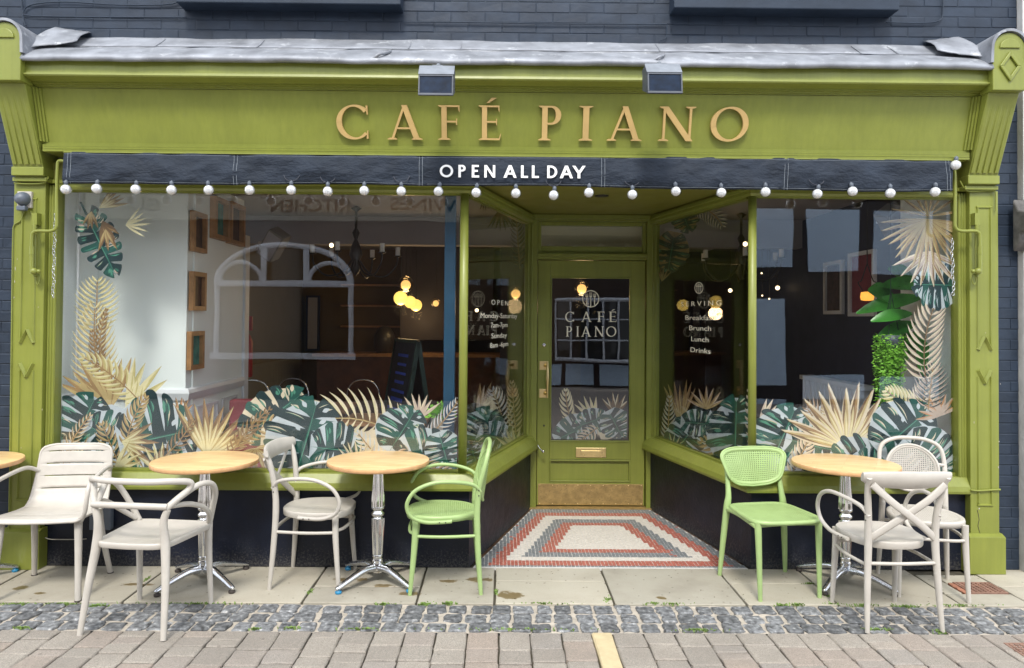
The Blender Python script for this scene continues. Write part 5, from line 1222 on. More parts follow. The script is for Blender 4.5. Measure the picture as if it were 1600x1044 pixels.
# chandeliers
def chandelier(px, py, Y, label, lit):
    c = at(px, py, Y); c.z = min(c.z, 2.1); t = thing('chandelier', label, 'chandelier', (c.x, Y, c.z), 0, 'candle chandeliers')
    b = MB(); b.lathe([(.01, CZ - c.z - .001), (.05, CZ - c.z - .02), (.012, CZ - c.z - .05), (.012, .30), (.035, .26), (.014, .2), (.05, .12), (.06, .06), (.03, .0), (.05, -.06), (.02, -.11), (.001, -.13)], (0, 0, 0), 16).build('stem', 'iron_black', t)
    for k in range(6):
        a = 2 * PI * k / 6 + .3; u = Vector((math.cos(a), math.sin(a), 0))
        b = MB(); b.tube([tuple(u * r_ + Vector((0, 0, z))) for r_, z in ((.03, .02), (.12, -.10), (.26, -.13), (.36, -.04), (.38, .05))], .008, 7); b.lathe([(.01, .05), (.035, .058), (.035, .064), (.01, .066)], tuple(u * .38), 12)
        ar = b.build('arm', 'iron_black', t); MB().lathe([(.022, .067), (.022, .14)], tuple(u * .38), 12).build('candle', 'candle', ar)
        if k in lit: MB().ball(tuple(u * .38 + Vector((0, 0, .170))), .021, 10).build('bulb', 'bulb_hot', ar)
    return t
chandelier(556, 385, 1.9, 'black iron candle chandelier hanging behind the wide left window', (2,)); chandelier(1158, 395, 2.1, 'black iron candle chandelier hanging behind the right windows', (4,))
# pendant globes
def pendant(px, py, Y, r, label, mat, glassy=True, watt=0, group='globe pendant lamps'):
    c = at(px, py, Y); t = thing('pendant_lamp', label, 'pendant lamp', tuple(c), 0, group)
    MB().tube([(0, 0, r), (0, 0, CZ - c.z - .001)], .004, 6, res=0).build('flex', 'iron_black', t)
    if glassy: MB().ball((0, 0, 0), r, 20).build('globe', 'glass_globe', t); MB().ball((0, 0, -.01), r * .62, 14).build('glow', mat, t)
    else: MB().ball((0, 0, 0), r, 18).build('globe', mat, t)
    if watt:
        watt *= .4
        l = bpy.data.lights.new('pendant_light', 'POINT'); l.energy = watt; l.color = (1, .66, .32); l.shadow_soft_size = r; o = bpy.data.objects.new('pendant_light', l); col.objects.link(o); o.parent = t; o.location = (0, 0, -r - .06)
pendant(634, 444, 3.0, .085, 'clear globe pendant with glowing core above the three yellow globes', 'bulb_glow', True, 10); pendant(626, 466, 3.6, .080, 'largest and leftmost of the three yellow lit globes', 'bulb_glow_yellow', False, 8)
pendant(641, 472, 4.2, .075, 'middle of the three yellow lit globes', 'bulb_glow_yellow', False); pendant(650, 477, 4.8, .078, 'rightmost of the three yellow lit globes', 'bulb_glow_yellow', False, 8); pendant(681, 473, 4.6, .062, 'small clear globe pendant right of the yellow globes', 'bulb_glow')
pendant(909, 450, 2.6, .078, 'clear globe pendant glowing behind the door glass above the fork emblem', 'bulb_glow', True, 6); pendant(806, 458, 2.9, .078, 'clear globe pendant half hidden by the left door post', 'bulb_glow', True, 4)
pendant(745, 485, 4.0, .022, 'small bare warm bulb behind the left splayed window', 'bulb_hot', False); pendant(1141, 454, 3.6, .022, 'bare warm bulb behind the right splayed window', 'bulb_hot', False); pendant(1215, 450, 3.0, .022, 'bare warm bulb low behind the wide right window', 'bulb_hot', False)
for k, (px, py) in enumerate(((1190, 427), (1199, 437), (1191, 462), (1202, 467))): pendant(px, py, 2.7 + k * .1, .008, ('tiny bright bulb, highest of the cluster by the right mullion', 'tiny bright bulb, second highest of the cluster by the right mullion', 'tiny bright bulb, lower left of the cluster by the right mullion', 'tiny bright bulb, lowest of the cluster by the right mullion')[k], 'bulb_hot', False, group='bulb cluster')
# cone-hung orange lamp
c = at(1355, 462, .95); t = thing('pendant_lamp', 'orange glowing shade hanging on black cords before the larger white frame', 'pendant lamp', tuple(c))
MB().lathe([(.02, .03), (.045, .025), (.05, -.01), (.045, -.035), (.02, -.04)], (0, 0, 0), 18).build('shade', 'orange_shade', t)
b = MB(); b.tube([(0, 0, .25), (0, 0, CZ - c.z - .002)], .004, 6, res=0)
for s in (-1, 1): b.tube([(0, 0, .25), (s * .045, 0, .12), (s * .07, 0, .10), (s * .03, 0, .03)], .004, 6)
b.build('cord', 'iron_black', t)
# A-frame blackboard
c = at(640, 620, 2.3); t = thing('a_frame_board', 'A-frame blackboard with blue chalk writing standing inside the left window', 'blackboard', (c.x - .03, 2.3, 0), R(14))
for s in (-1, 1):
    T = Matrix.Translation((s * .0, 0, 1.38)) @ Matrix.Rotation(R(9 * s), 4, 'Y')
    MB(T).box(-.012, .012, -.30, .30, -1.34, -.02).build('board', 'blackboard', t)
    fr = MB(T)
    for y_ in (-.33, .30): fr.box(-.02, .02, y_, y_ + .03, -1.38, .0)
    fr.box(-.02, .02, -.30, .30, -.019, .01); fr.build('frame', 'board_frame', t)
T = Matrix.Translation((0, 0, 1.38)) @ Matrix.Rotation(R(9), 4, 'Y'); ck = MB(T)
for k in range(12): a = rnd.uniform(.12, .24); z_ = -.14 - k * .085; ck.box(-.0155, -.0125, -a, a, z_ - .02, z_ + .02 * rnd.random())
ck.build('chalk_writing', 'chalk', t)
t.rotation_euler = (0, 0, R(26))
# indoor tables and wire chairs
def intable(x, y, w_, d_, label):
    t = thing('indoor_table', label, 'table', (x, y, 0), 0, 'wooden tables inside'); MB().box(-w_, w_, -d_, d_, .72, .75).build('tabletop', 'wood_mid', t)
    for a in (-1, 1):
        for b_ in (-1, 1): MB().box(a * (w_ - .05) - .02, a * (w_ - .05) + .02, b_ * (d_ - .05) - .02, b_ * (d_ - .05) + .02, 0, .719).build('leg', 'wood_dark', t)
intable(-.95, 1.5, .35, .3, 'wooden table inside the left window, nearest the blue post'); intable(-1.75, 2.3, .35, .35, 'wooden table deeper inside behind the left window'); intable(2.2, 1.0, .4, .28, 'wooden table inside the right window'); intable(1.75, .55, .16, .2, 'small wooden table behind the splayed window right of the door')
def wirechair(px, Y, label):
    c = at(px, 600, Y); t = thing('wire_chair', label, 'chair', (c.x, Y, 0), rnd.uniform(-.3, .3), 'steel hoop-backed chairs inside')
    MB().tube([(-.17, .0, 0), (-.17, .0, .6), (-.16, .0, .86), (-.08, 0, .97), (.08, 0, .97), (.16, 0, .86), (.17, 0, .6), (.17, 0, 0)], .009, 8).build('hoop_back', 'chrome', t)
    MB().lathe([(.001, .44), (.19, .445), (.2, .46), (.19, .47), (.001, .47)], (0, -.2, 0), 16).build('seat', 'wood_mid', t)
    for s in (-1, 1): MB().tube([(s * .14, -.34, .44), (s * .18, -.38, 0)], .010, 8, res=0).build('leg', 'chrome', t)
wirechair(394, 2.4, 'steel hoop-backed chair farthest left inside the left window'); wirechair(458, 2.6, 'steel hoop-backed chair left of centre inside the left window'); wirechair(568, 2.5, 'steel hoop-backed chair beside the A-frame board inside')
# red bench under the left window
t = thing('banquette', 'dark red upholstered bench seat inside under the left window', 'bench', (-1.35, .75, 0)); MB().box(-.75, .75, -.2, .25, .0, .44).build('base', 'wood_dark', t); MB().box(-.76, .76, -.21, .25, .441, .54).build('seat', 'red_fab', t, bevel=.02); MB().box(-.76, -.30, .26, .36, .0, .95).build('backrest', 'red_fab', t, bevel=.02)
# white radiator cover at the right
t = thing('radiator', 'white column radiator against the dark wall behind the right window', 'radiator', (2.93, 1.7, .42))
for k in range(14): MB().box(-.05, .05, -.55 + k * .08, -.485 + k * .08, 0, .62).build('radiator_fin', 'white_gloss', t, bevel=.008)
MB().box(-.06, .06, -.58, .6, .621, .66).build('radiator_shelf', 'white_gloss', t)

# plants inside
def leafblade(b, p, d, L, W, droop, mi=0, up=(0, 0, 1)):
    d = Vector(d).normalized(); u = Vector(up); s = d.cross(u).normalized() if d.cross(u).length > .01 else Vector((1, 0, 0)); n = 7; vs = []
    for i in range(n + 1):
        t = i / n; c = Vector(p) + d * L * t - u * droop * L * t * t; w_ = W * math.sin(PI * (t * .93 + .04)) ** .8
        vs += [c - s * w_ + u * w_ * .25, c, c + s * w_ + u * w_ * .25]
    b.add(vs, [(i * 3 + k, i * 3 + k + 1, i * 3 + k + 4, i * 3 + k + 3) for i in range(n) for k in (0, 1)], mi, True)
t = thing('rubber_plant', 'large glossy-leaved plant behind the right window, left of the palm decals', 'plant', tuple(at(1420, 600, .42)))
for (px, py, dx, dz, L, W, Y) in ((1440, 465, -1, -.12, .48, .055, .40), (1446, 448, -1, .15, .34, .06, .45), (1430, 520, -1, -.5, .26, .045, .38), (1420, 545, -.8, -.7, .22, .04, .42), (1425, 490, -1, -.05, .32, .045, .30), (1430, 505, -1, -.3, .30, .05, .35), (1400, 470, -.9, .45, .26, .085, .5), (1428, 440, -.7, .5, .24, .07, .55), (1450, 520, -.8, -.5, .3, .05, .45), (1470, 540, -.2, -1, .3, .06, .5), (1462, 470, .2, 1, .3, .06, .5), (1455, 560, .5, -.6, .28, .06, .5), (1440, 530, .1, -.9, .26, .05, .35), (1480, 590, -.3, -.9, .3, .06, .5)):
    c = at(px, py, Y); b = MB(); leafblade(b, c - t.location, (dx, rnd.uniform(-.3, .1), dz), L * .9, W * 1.15, .22, 0, (0, -.75, .66)); b.build('leaf', 'leaf', t)
tr_ = MB(); q0 = at(1452, 690, .48) - t.location; tr_.tube([q0, q0 * .6 + Vector((.02, 0, .1)), at(1455, 500, .48) - t.location], .012, 8); tr_.build('stem', 'wood_dark', t)
MB().lathe([(.10, -.22), (.14, 0), (.13, .0), (.09, -.02)], q0, 16).build('pot', 'grey_plastic', t)
t = thing('hanging_plant', 'bright green trailing plant hanging in the right window', 'plant', tuple(at(1392, 535, .35)))
MB().lathe([(.03, -.06), (.07, 0), (.075, .05), (.065, .05)], (0, 0, 0), 16).build('pot', 'grey_plastic', t); hs = MB()
for a in (0, 2, 4): hs.tube([(.06 * math.cos(a), .06 * math.sin(a), .05), (0, 0, .35), (0, 0, CZ - t.location.z - .002)], .0022, 5, res=0)
hs.build('hanger', 'cable', t); b = MB(); hr = random.Random(4)
for k in range(60):
    a = hr.uniform(0, 2 * PI); r0 = .075 * hr.uniform(.5, 1.3); L = hr.uniform(.12, .52); x, y = r0 * math.cos(a), r0 * math.sin(a); z = .05
    while z > -L:
        q = hr.uniform(.008, .015); e = Vector((hr.uniform(-1, 1), hr.uniform(-1, 1), hr.uniform(-.6, .3))).normalized(); c = Vector((x + hr.uniform(-.014, .014), y + hr.uniform(-.014, .014), z)); s = e.orthogonal().normalized()
        b.add([c, c + e * q + s * q * .5, c + e * q * 2, c + e * q - s * q * .5], [(0, 1, 2, 3)]); z -= .0065
b.build('foliage', 'leaf_bright', t, kind='stuff')
c = at(688, 652, .35); t = thing('potted_plant', 'small bright green leafy plant by the blue post inside the left window', 'plant', tuple(c)); b = MB()
for k in range(420):
    e = Vector((hr.gauss(0, 1), hr.gauss(0, 1), abs(hr.gauss(0, 1)))).normalized(); c = e * hr.uniform(.03, .095); q = hr.uniform(.008, .016); s = e.orthogonal().normalized()
    b.add([c, c + e * q + s * q * .6, c + e * q * 1.8 + s * q * .2, c + e * q - s * q * .6], [(0, 1, 2, 3)])
b.build('foliage', 'leaf_bright', t, kind='stuff'); MB().lathe([(.045, -.14), (.065, 0), (.06, .0)], (0, 0, 0), 14).build('pot', 'cream_wall', t); MB().box(-.11, .11, -.11, .11, -.19 - .0, -.141).box(-.02, .02, -.02, .02, -c.z if False else -t.location.z, -.191).build('stand', 'wood_mid', t)

# ================================================================== NEIGHBOUR on the right
nb = thing('neighbouring_building', 'pale rendered neighbouring building with a dark moulded bracket at the right edge', 'building', (0, 0, 0))
MB().box(3.362, 7, -.05, .3, 0, 7.5).build('wall', 'stone', nb); b = MB(); c = at(1592, 355, -.05)
b.prof([(-.05, c.z - .16), (-.09, c.z - .12), (-.11, c.z - .10), (-.12, c.z - .05), (-.17, c.z - .03), (-.17, c.z + .01), (-.20, c.z + .04), (-.20, c.z + .08), (-.10, c.z + .10), (-.08, c.z + .14), (-.05, c.z + .18)], 3.29, 3.55).build('moulded_bracket', 'stone_dark', nb, bevel=.01)

# ================================================================== BUILDINGS ACROSS THE STREET (seen mirrored in the glass)
OY = -9.4; OH = 5.4
def mir(px, py, Y=None): p = at(px, py, -OY); return p.x, p.z
ob = thing('shop_across_street', 'dark shopfront across the street with a white arched window and cream sign, seen mirrored in the glass', 'building', (0, 0, 0))
x0, _ = mir(-120, 400); x1, _ = mir(775, 400); _, ztop = mir(500, 300)
wx0, wz0 = mir(337, 552); wx1, wz1 = mir(549, 440); wxm = (wx0 + wx1) / 2; wzt = mir(440, 384)[1]
MB().box(x0, wx0 - .01, OY - .3, OY, 0, OH).box(wx1 + .01, x1, OY - .3, OY, 0, OH).box(wx0 - .01, wx1 + .01, OY - .3, OY, 0, wz0).box(wx0 - .01, wx1 + .01, OY - .3, OY, wzt + .02, OH).build('wall', 'opp_brick', ob)
# arched window: spandrels, frame, transom, glazing
hw = (wx1 - wx0) / 2; ah = wzt - wz1
arc_ = [(wxm + hw * math.cos(PI * i / 24), wz1 + ah * math.sin(PI * i / 24)) for i in range(25)]
spn = MB()
for s in (0, 1):
    P = arc_[:13] if s == 0 else arc_[12:]
    P = P + ([(wxm, wzt + .02), (wx1 + .01, wzt + .02), (wx1 + .01, wz1)] if s == 0 else [(wx0 - .01, wz1), (wx0 - .01, wzt + .02), (wxm, wzt + .02)])
    spn.extr([(x, OY - .2, z) for x, z in P], (0, .2, 0))
spn.build('spandrel', 'opp_brick', ob)
fr = MB(); T_ = .045
fr.tube([(x, OY + .01, z) for x, z in [(wx1, wz0)] + arc_ + [(wx0, wz0)]], .055, 8, res=0)
fr.box(wx0 - .1, wx1 + .1, OY - .02, OY + .10, wz0 - .12, wz0).box(wx0, wx1, OY - .02, OY + .06, wz1 - .10, wz1 + .02)
for k in range(40): fr.box(wx0 + k * (wx1 - wx0) / 40, wx0 + (k + .5) * (wx1 - wx0) / 40, OY + .0605, OY + .08, wz1 - .09, wz1 - .04)
for u in (.345, .655): x = lerp(wx0, wx1, u); fr.box(x - .05, x + .05, OY - .02, OY + .04, wz1 + .021, wz1 + ah * .93)
for c0, c1 in ((0, .345), (.655, 1)):
    a, b_ = lerp(wx0, wx1, c0), lerp(wx0, wx1, c1); xm = (a + b_) / 2; r_ = (b_ - a) / 2 - .05; fr.tube([(xm + r_ * math.cos(PI * i / 12), OY, wz1 + .03 + r_ * .8 * math.sin(PI * i / 12)) for i in range(13)], .045, 6, res=0)
o = fr.build('arched_window', 'opp_white', ob)
MB().box(wx0, wx1, OY - .15, OY - .14, wz0, wz1 + ah).build('window_pane', 'opp_glass', o)
# cream sign with lettering over it
sx0, sz0 = mir(150, 338); sx1, sz1 = mir(760, 304)
o = MB().box(x0 + .05, x1 - .05, OY, OY + .08, sz0 - .04, sz1 + .12).build('sign_board', 'opp_sign', ob)
def optext(s, a, b_):           # a, b_ : pixel span of the mirrored word
    xa, z0 = mir(a, 330); xb, _ = mir(b_, 330); c = text_mesh('sign_lettering', s, .34, 'stone', o, (0, 0, 0), (1, 0, 0), .004, 'LEFT'); me = c.data
    xs = [v.co.x for v in me.vertices]; m0, m1 = min(xs), max(xs)
    for v in me.vertices: q = v.co.copy(); v.co = Vector((xb + (xa - xb) * (q.x - m0) / (m1 - m0), OY + .085 - q.y * -1 * .0 + .004, z0 + q.z))
M['sign_ink'] = flat('sign_letter_brown', (.62, .58, .48), .6)
optext('WINES', 612, 712); optext('KITCHEN', 425, 545); optext('&', 285, 300); optext('BU', 205, 250)
for c in o.children: c.data.materials.clear(); c.data.materials.append(M['sign_ink'])

# white bow window building in the middle, timber framed house on the right
def P2(px, py, Yg): p = at(px, py, 2 * Yg - OY); return p
oc = thing('bow_window_building', 'dark fronted building across the street with a white bow window, seen mirrored in the door', 'building', (0, 0, 0))
vy_ = 1.53; VY = 2 * vy_ - OY
a = at(866, 562, VY); b_ = at(1012, 470, VY); xl, xr, z0, z1 = a.x, b_.x, a.z, b_.z
MB().box(x1 + .01, xr + .2, OY - .3, OY, z1 + .02, OH).box(x1 + .01, xl - .02, OY - .3, OY, 0, z1 + .02).box(xl - .02, xr + .02, OY - .3, OY, 0, z0).box(xr + .021, xr + .2, OY - .3, OY, 0, z1 + .019).build('wall', 'opp_brick', oc)
bw = MB(); nC, nR = 6, 3
bowy = lambda u: OY + .05 + .35 * math.sin(PI * u)
for i in range(nC + 1):
    u = i / nC; x = lerp(xl, xr, u); bw.box(x - .02, x + .02, bowy(u) - .03, bowy(u) + .03, z0, z1)
for j in range(nR + 1):
    z = lerp(z0, z1, j / nR); e = .045 if j in (0, nR) else .018; bw.tube([(lerp(xl, xr, i / 12), bowy(i / 12), z) for i in range(13)], e, 6, res=0)
o = bw.build('bow_window', 'opp_white', oc)
pn = MB()
for i in range(12): u0, u1 = i / 12, (i + 1) / 12; pn.add([(lerp(xl, xr, u0), bowy(u0) - .035, z0), (lerp(xl, xr, u1), bowy(u1) - .035, z0), (lerp(xl, xr, u1), bowy(u1) - .035, z1), (lerp(xl, xr, u0), bowy(u0) - .035, z1)], [(0, 1, 2, 3)])
pn.build('bow_glass', 'opp_glass', o)
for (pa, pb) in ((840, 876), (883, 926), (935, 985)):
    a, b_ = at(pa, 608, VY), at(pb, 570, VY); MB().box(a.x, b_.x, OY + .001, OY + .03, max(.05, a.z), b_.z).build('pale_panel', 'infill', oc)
th = thing('timber_framed_house', 'black and white timber framed house across the street, seen mirrored in the right window', 'building', (0, 0, 0))
hx0 = xr + .21; MB().box(hx0, 9.5, OY - .3, OY, 0, OH).build('wall', 'timber', th)
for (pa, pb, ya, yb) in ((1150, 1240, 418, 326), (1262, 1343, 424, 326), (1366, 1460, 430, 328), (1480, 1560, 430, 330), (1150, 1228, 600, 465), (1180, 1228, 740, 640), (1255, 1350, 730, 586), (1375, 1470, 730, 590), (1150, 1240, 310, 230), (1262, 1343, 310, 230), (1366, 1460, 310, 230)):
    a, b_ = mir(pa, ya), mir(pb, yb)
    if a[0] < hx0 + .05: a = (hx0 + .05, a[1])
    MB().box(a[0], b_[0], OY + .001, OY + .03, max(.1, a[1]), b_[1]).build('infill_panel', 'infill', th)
MB().box(-14, x0 - .01, OY - .3, OY, 0, OH).build('street_wall', 'opp_brick', ob)

# ================================================================== STREET FURNITURE: tables
def cafe_table(x, y, label, rot, cap='rubber', flute=True):
    t = thing('cafe_table', label, 'table', (x, y, 0), rot, 'round wooden cafe tables with metal pedestals')
    r = .308; b = MB()
    b.lathe([(.0001, .7345), (r - .008, .7345), (r - .002, .7325)], (0, 0, 0), 64, 0).lathe([(r - .002, .7325), (r, .728), (r, .711), (r - .006, .706), (.0001, .706)], (0, 0, 0), 64, 1)
    b.build('tabletop', ['wood_top', 'wood_edge'], t)
    MB().lathe([(.11, .700), (.11, .7055)], (0, 0, 0), 24).box(-.17, .17, -.02, .02, .694, .6999).box(-.02, .02, -.17, -.111, .694, .6999).box(-.02, .02, .111, .17, .694, .6999).build('top_bracket', 'alu', t)
    MB().lathe([(.030, .694), (.036, .688), (.036, .680), (.030, .676), (.034, .670), (.034, .664), (.029, .660)], (0, 0, 0), 28).lathe([(.029, .660), (.040, .49), (.041, .45)], (0, 0, 0), 32, 0, .10).lathe([(.041, .45), (.044, .440), (.030, .430), (.030, .424), (.042, .414), (.043, .400), (.030, .390), (.030, .386), (.038, .380)], (0, 0, 0), 28).lathe([(.040, .380), (.030, .16)], (0, 0, 0), 32, 0, .10).lathe([(.030, .16), (.034, .152), (.028, .144), (.035, .132), (.035, .12), (.030, .112), (.042, .098), (.046, .06), (.036, .055)], (0, 0, 0), 28).build('pedestal', 'chrome', t)
    for k in range(4):
        a = PI / 4 + k * PI / 2; u = Vector((math.cos(a), math.sin(a), 0)); z = Vector((0, 0, 1))
        b = MB(); b.tube([u * .03 + z * .085, u * .10 + z * .088, u * .2 + z * .062, u * .285 + z * .034, u * .305 + z * .028], [.024, .021, .016, .013, .008], 10, res=5, flatx=1.25, up=(0, 0, 1)); lg = b.build('base_leg', 'alu', t)
        MB().lathe([(.016, .0), (.019, .004), (.019, .014), (.008, .020), (.006, .03)], tuple(u * .288), 14).build('foot', cap, lg)
    return t
cafe_table(-1.770, -.285, 'round wooden table between the low-backed beige armchair and the beige cross-backed chair', R(8))
cafe_table(-.735, -.245, 'round wooden table with blue foot caps between the beige cross-backed chair and the green armchair', R(4), 'blue_cap')
cafe_table(2.115, -.25, 'round wooden table between the green side chair and the two beige chairs on the right', R(-2))
e = gr(22, 722, .73); cafe_table(e.x - .312, e.y + .02, 'round wooden table cut off by the left edge of the photo', R(10), 'blue_cap')

# ================================================================== CHAIRS   (local: front = -y)
def perforated(b, f, n, m, inside, hole=.5, rim=True):
    """sheet of small cells, each with a square hole; f(u, v) -> point, inside(u, v) -> bool"""
    for i in range(n):
        for j in range(m):
            u0, u1, v0, v1 = i / n, (i + 1) / n, j / m, (j + 1) / m
            if not inside((u0 + u1) / 2, (v0 + v1) / 2): continue
            sh = 0
            a = (1 - hole) / 2; ua, ub, va, vb = lerp(u0, u1, a), lerp(u0, u1, 1 - a), lerp(v0, v1, a), lerp(v0, v1, 1 - a)
            P = [f(u0, v0), f(u1, v0), f(u1, v1), f(u0, v1), f(ua, va), f(ub, va), f(ub, vb), f(ua, vb)]
            b.add(P, [(0, 1, 5, 4), (1, 2, 6, 5), (2, 3, 7, 6), (3, 0, 4, 7)])
def seat_slab(b, outline, z, th, dish=.008, rings=6):
    n = len(outline); c = Vector((sum(p[0] for p in outline) / n, sum(p[1] for p in outline) / n)); vs = []
    for k in range(rings + 1):
        q = 1 - k / rings
        for p in outline: vs.append((lerp(c.x, p[0], q), lerp(c.y, p[1], q), z - dish * (1 - q * q)))
    f = [(k * n + i, k * n + (i + 1) % n, (k + 1) * n + (i + 1) % n, (k + 1) * n + i) for k in range(rings) for i in range(n)]
    b.add(vs, f, 0, True)
    o2 = [((p[0] - c.x) * 1.0 + c.x, (p[1] - c.y) * 1.0 + c.y) for p in outline]
    rg = [(1.0, 0), (1.015, -.004), (1.018, -.010), (1.012, -th + .004), (1.0, -th)]; vs = []
    for s_, dz in rg:
        for p in outline: vs.append((c.x + (p[0] - c.x) * s_, c.y + (p[1] - c.y) * s_, z + dz))
    b.add(vs, [(k * n + i, k * n + (i + 1) % n, (k + 1) * n + (i + 1) % n, (k + 1) * n + i) for k in range(len(rg) - 1) for i in range(n)], 0, True)
    b.add(vs[-n:], [list(range(n))])
def round_seat(wf=.215, wb=.175, yf=-.215, yb=.195, n=40, p=2.6):
    o = []
    for k in range(n):
        a = 2 * PI * k / n; ca, sa = math.cos(a), math.sin(a); sx = math.copysign(abs(ca) ** (2 / p), ca); sy = math.copysign(abs(sa) ** (2 / p), sa)
        yy = lerp((yf + yb) / 2, yb if sy > 0 else yf, abs(sy)); ww = lerp(wf, wb, (yy - yf) / (yb - yf)); o.append((sx * ww, yy))
    return o
SH = .452
def arms(t, mat, ytop=.60, wide=1.0):
    for s in (-1, 1):
        b = MB(); b.tube([(s * .183, .215, ytop - .01), (s * .205, .17, ytop + .035), (s * .245 * wide, .06, ytop + .06), (s * .262 * wide, -.06, ytop + .058), (s * .262 * wide, -.16, ytop + .015), (s * .256 * wide, -.205, ytop - .06), (s * .245 * wide, -.185, ytop - .13), (s * .232, -.11, ytop - .168), (s * .218, -.02, ytop - .175), (s * .212, .05, ytop - .172)], .0112, 10, res=6)
        a = b.build('armrest', mat, t)
        c = MB()
        for y_ in (-.015, .02): c.lathe([(.0045, -.001), (.0045, .004)], (0, 0, 0), 8)
        c = MB()
        for y_ in (-.02, .015): c.ball((s * .2285, y_, ytop - .174), .0045, 6)
        for z_ in (ytop + .0, ytop - .03): c.ball((s * .1975, .205, z_), .0045, 6)
        c.build('arm_screws', 'rubber', a)
def legs_common(t, mat, hoop=None, top=.82, lean=.065):
    for s in (-1, 1):
        MB().tube([(s * .172, -.160, SH - .02), (s * .174, -.163, .30), (s * .182, -.187, 0)], [.0195, .018, .0115], 12, res=5).build('leg', mat, t)
    for s in (-1, 1):
        up_ = [(s * .198, .222, 0), (s * .188, .205, .22), (s * .178, .195, SH), (s * .182, .203, .60), (s * .198, .228, .74)]
        if hoop is None: MB().tube(up_ + [(s * .205, .258, top)], [.0115, .0165, .019, .0175, .0155, .014], 12, res=5).build('leg', mat, t)
    if hoop is not None:
        P = [(s_ * x, y, z) for s_, seq in ((1, 0),) for x, y, z in [(.198, .222, 0), (.188, .205, .22), (.178, .195, SH), (.180, .205, .60), (.186, .235, .72), (.165, .258, .81), (.09, .272, .850), (0, .276, .858)]]
        Q = P + [(-x, y, z) for x, y, z in P[-2::-1]]
        rad = [.0115, .0165, .019, .0165, .0135, .0125, .0125, .0125]; rad = rad + rad[-2::-1]
        for half in (0, 1):
            seg = Q[:3] if half == 0 else Q[-3:]
            MB().tube(seg, rad[:3] if half == 0 else rad[-3:], 12, res=6).build('leg', mat, t)
        MB().tube(Q[2:-2], rad[2:-2], 12, res=6).build('hoop_back', mat, t)
    z_ = .335
    b = MB(); b.tube([(.174, -.163, z_), (.198, .0, z_), (.183, .202, z_)], .0095, 8); b.build('stretcher', mat, t)
    b = MB(); b.tube([(-.174, -.163, z_), (-.198, .0, z_), (-.183, .202, z_)], .0095, 8); b.build('stretcher', mat, t)
    b = MB(); b.tube([(-.174, -.164, z_ + .012), (-.10, -.195, z_ + .012), (.10, -.195, z_ + .012), (.174, -.164, z_ + .012)], .0095, 8); b.build('stretcher', mat, t)
    b = MB(); b.tube([(-.183, .202, z_ + .012), (0, .215, z_ + .012), (.183, .202, z_ + .012)], .0095, 8); b.build('stretcher', mat, t)
def cross_chair(loc, rz, label):
    t = thing('armchair', label, 'chair', loc, rz); m = 'beige'
    b = MB(); seat_slab(b, round_seat(), SH, .038, .006); b.build('seat', m, t)
    legs_common(t, m, None, .80)
    # curved top rail
    b = MB(); n = 14; vs = []
    for i in range(n + 1):
        u = -1 + 2 * i / n; x = u * .232; yb = .300 - .045 * u * u; zt_ = .838 - .012 * abs(u) ** 3; zb_ = .748 + .014 * u * u + (.02 * max(0, abs(u) - .85) / .15)
        tk = .010
        for (dy, z_) in ((-tk, zb_), (-tk - .004, (zb_ + zt_) / 2), (-tk, zt_ - .006), (0, zt_), (tk, zt_ - .006), (tk + .004, (zb_ + zt_) / 2), (tk, zb_), (0, zb_ - .004)): vs.append((x, yb + dy + (z_ - .75) * .25 - .03, z_))
    b.add(vs, [(i * 8 + k, i * 8 + (k + 1) % 8, (i + 1) * 8 + (k + 1) % 8, (i + 1) * 8 + k) for i in range(n) for k in range(8)], 0, True); b.add(vs[:8], [list(range(8))]).add(vs[-8:], [list(range(8))])
    b.build('top_rail', m, t)
    for s in (-1, 1):
        b = MB(); b.tube([(s * .190, .262, .765), (s * .10, .262, .685), (0, .250 + s * .007, .608), (-s * .10, .225, .535), (-s * .172, .200, .474)], .0075, 10, res=5, flatx=2.6, up=(0, 1, .15)); b.build('cross_brace', m, t)
    arms(t, m); return t
def seat_perf(t, m, outline, z, n=34, hole=.42, dish=.006, th=.034, yr=(-.215, .195), xr=.215):
    b = MB(); N = len(outline); c = (0, sum(p[1] for p in outline) / N)
    def pin(x, y, k=.86):
        r_ = False; j = N - 1; x, y = x / k, (y - c[1]) / k + c[1]
        for i in range(N):
            xi, yi = outline[i]; xj, yj = outline[j]
            if (yi > y) != (yj > y) and x < (xj - xi) * (y - yi) / (yj - yi) + xi: r_ = not r_
            j = i
        return r_
    X = lambda u: lerp(-xr, xr, u); Y = lambda v: lerp(yr[0], yr[1], v)
    perforated(b, lambda u, v: (X(u), Y(v), z - dish * .6), n, n, lambda u, v: pin(X(u), Y(v), .90), hole)
    # solid margin and skirt
    rings = [(.86, -dish * .6 - .001), (.90, -dish * .3), (.97, 0), (1.0, -.002), (1.012, -.01), (1.006, -th)]; vs = []
    for s_, dz in rings:
        for p in outline: vs.append((p[0] * s_, (p[1] - c[1]) * s_ + c[1], z + dz))
    b.add(vs, [(k * N + i, k * N + (i + 1) % N, (k + 1) * N + (i + 1) % N, (k + 1) * N + i) for k in range(len(rings) - 1) for i in range(N)], 0, True)
    o = b.build('seat', m, t, solid=.004); return o
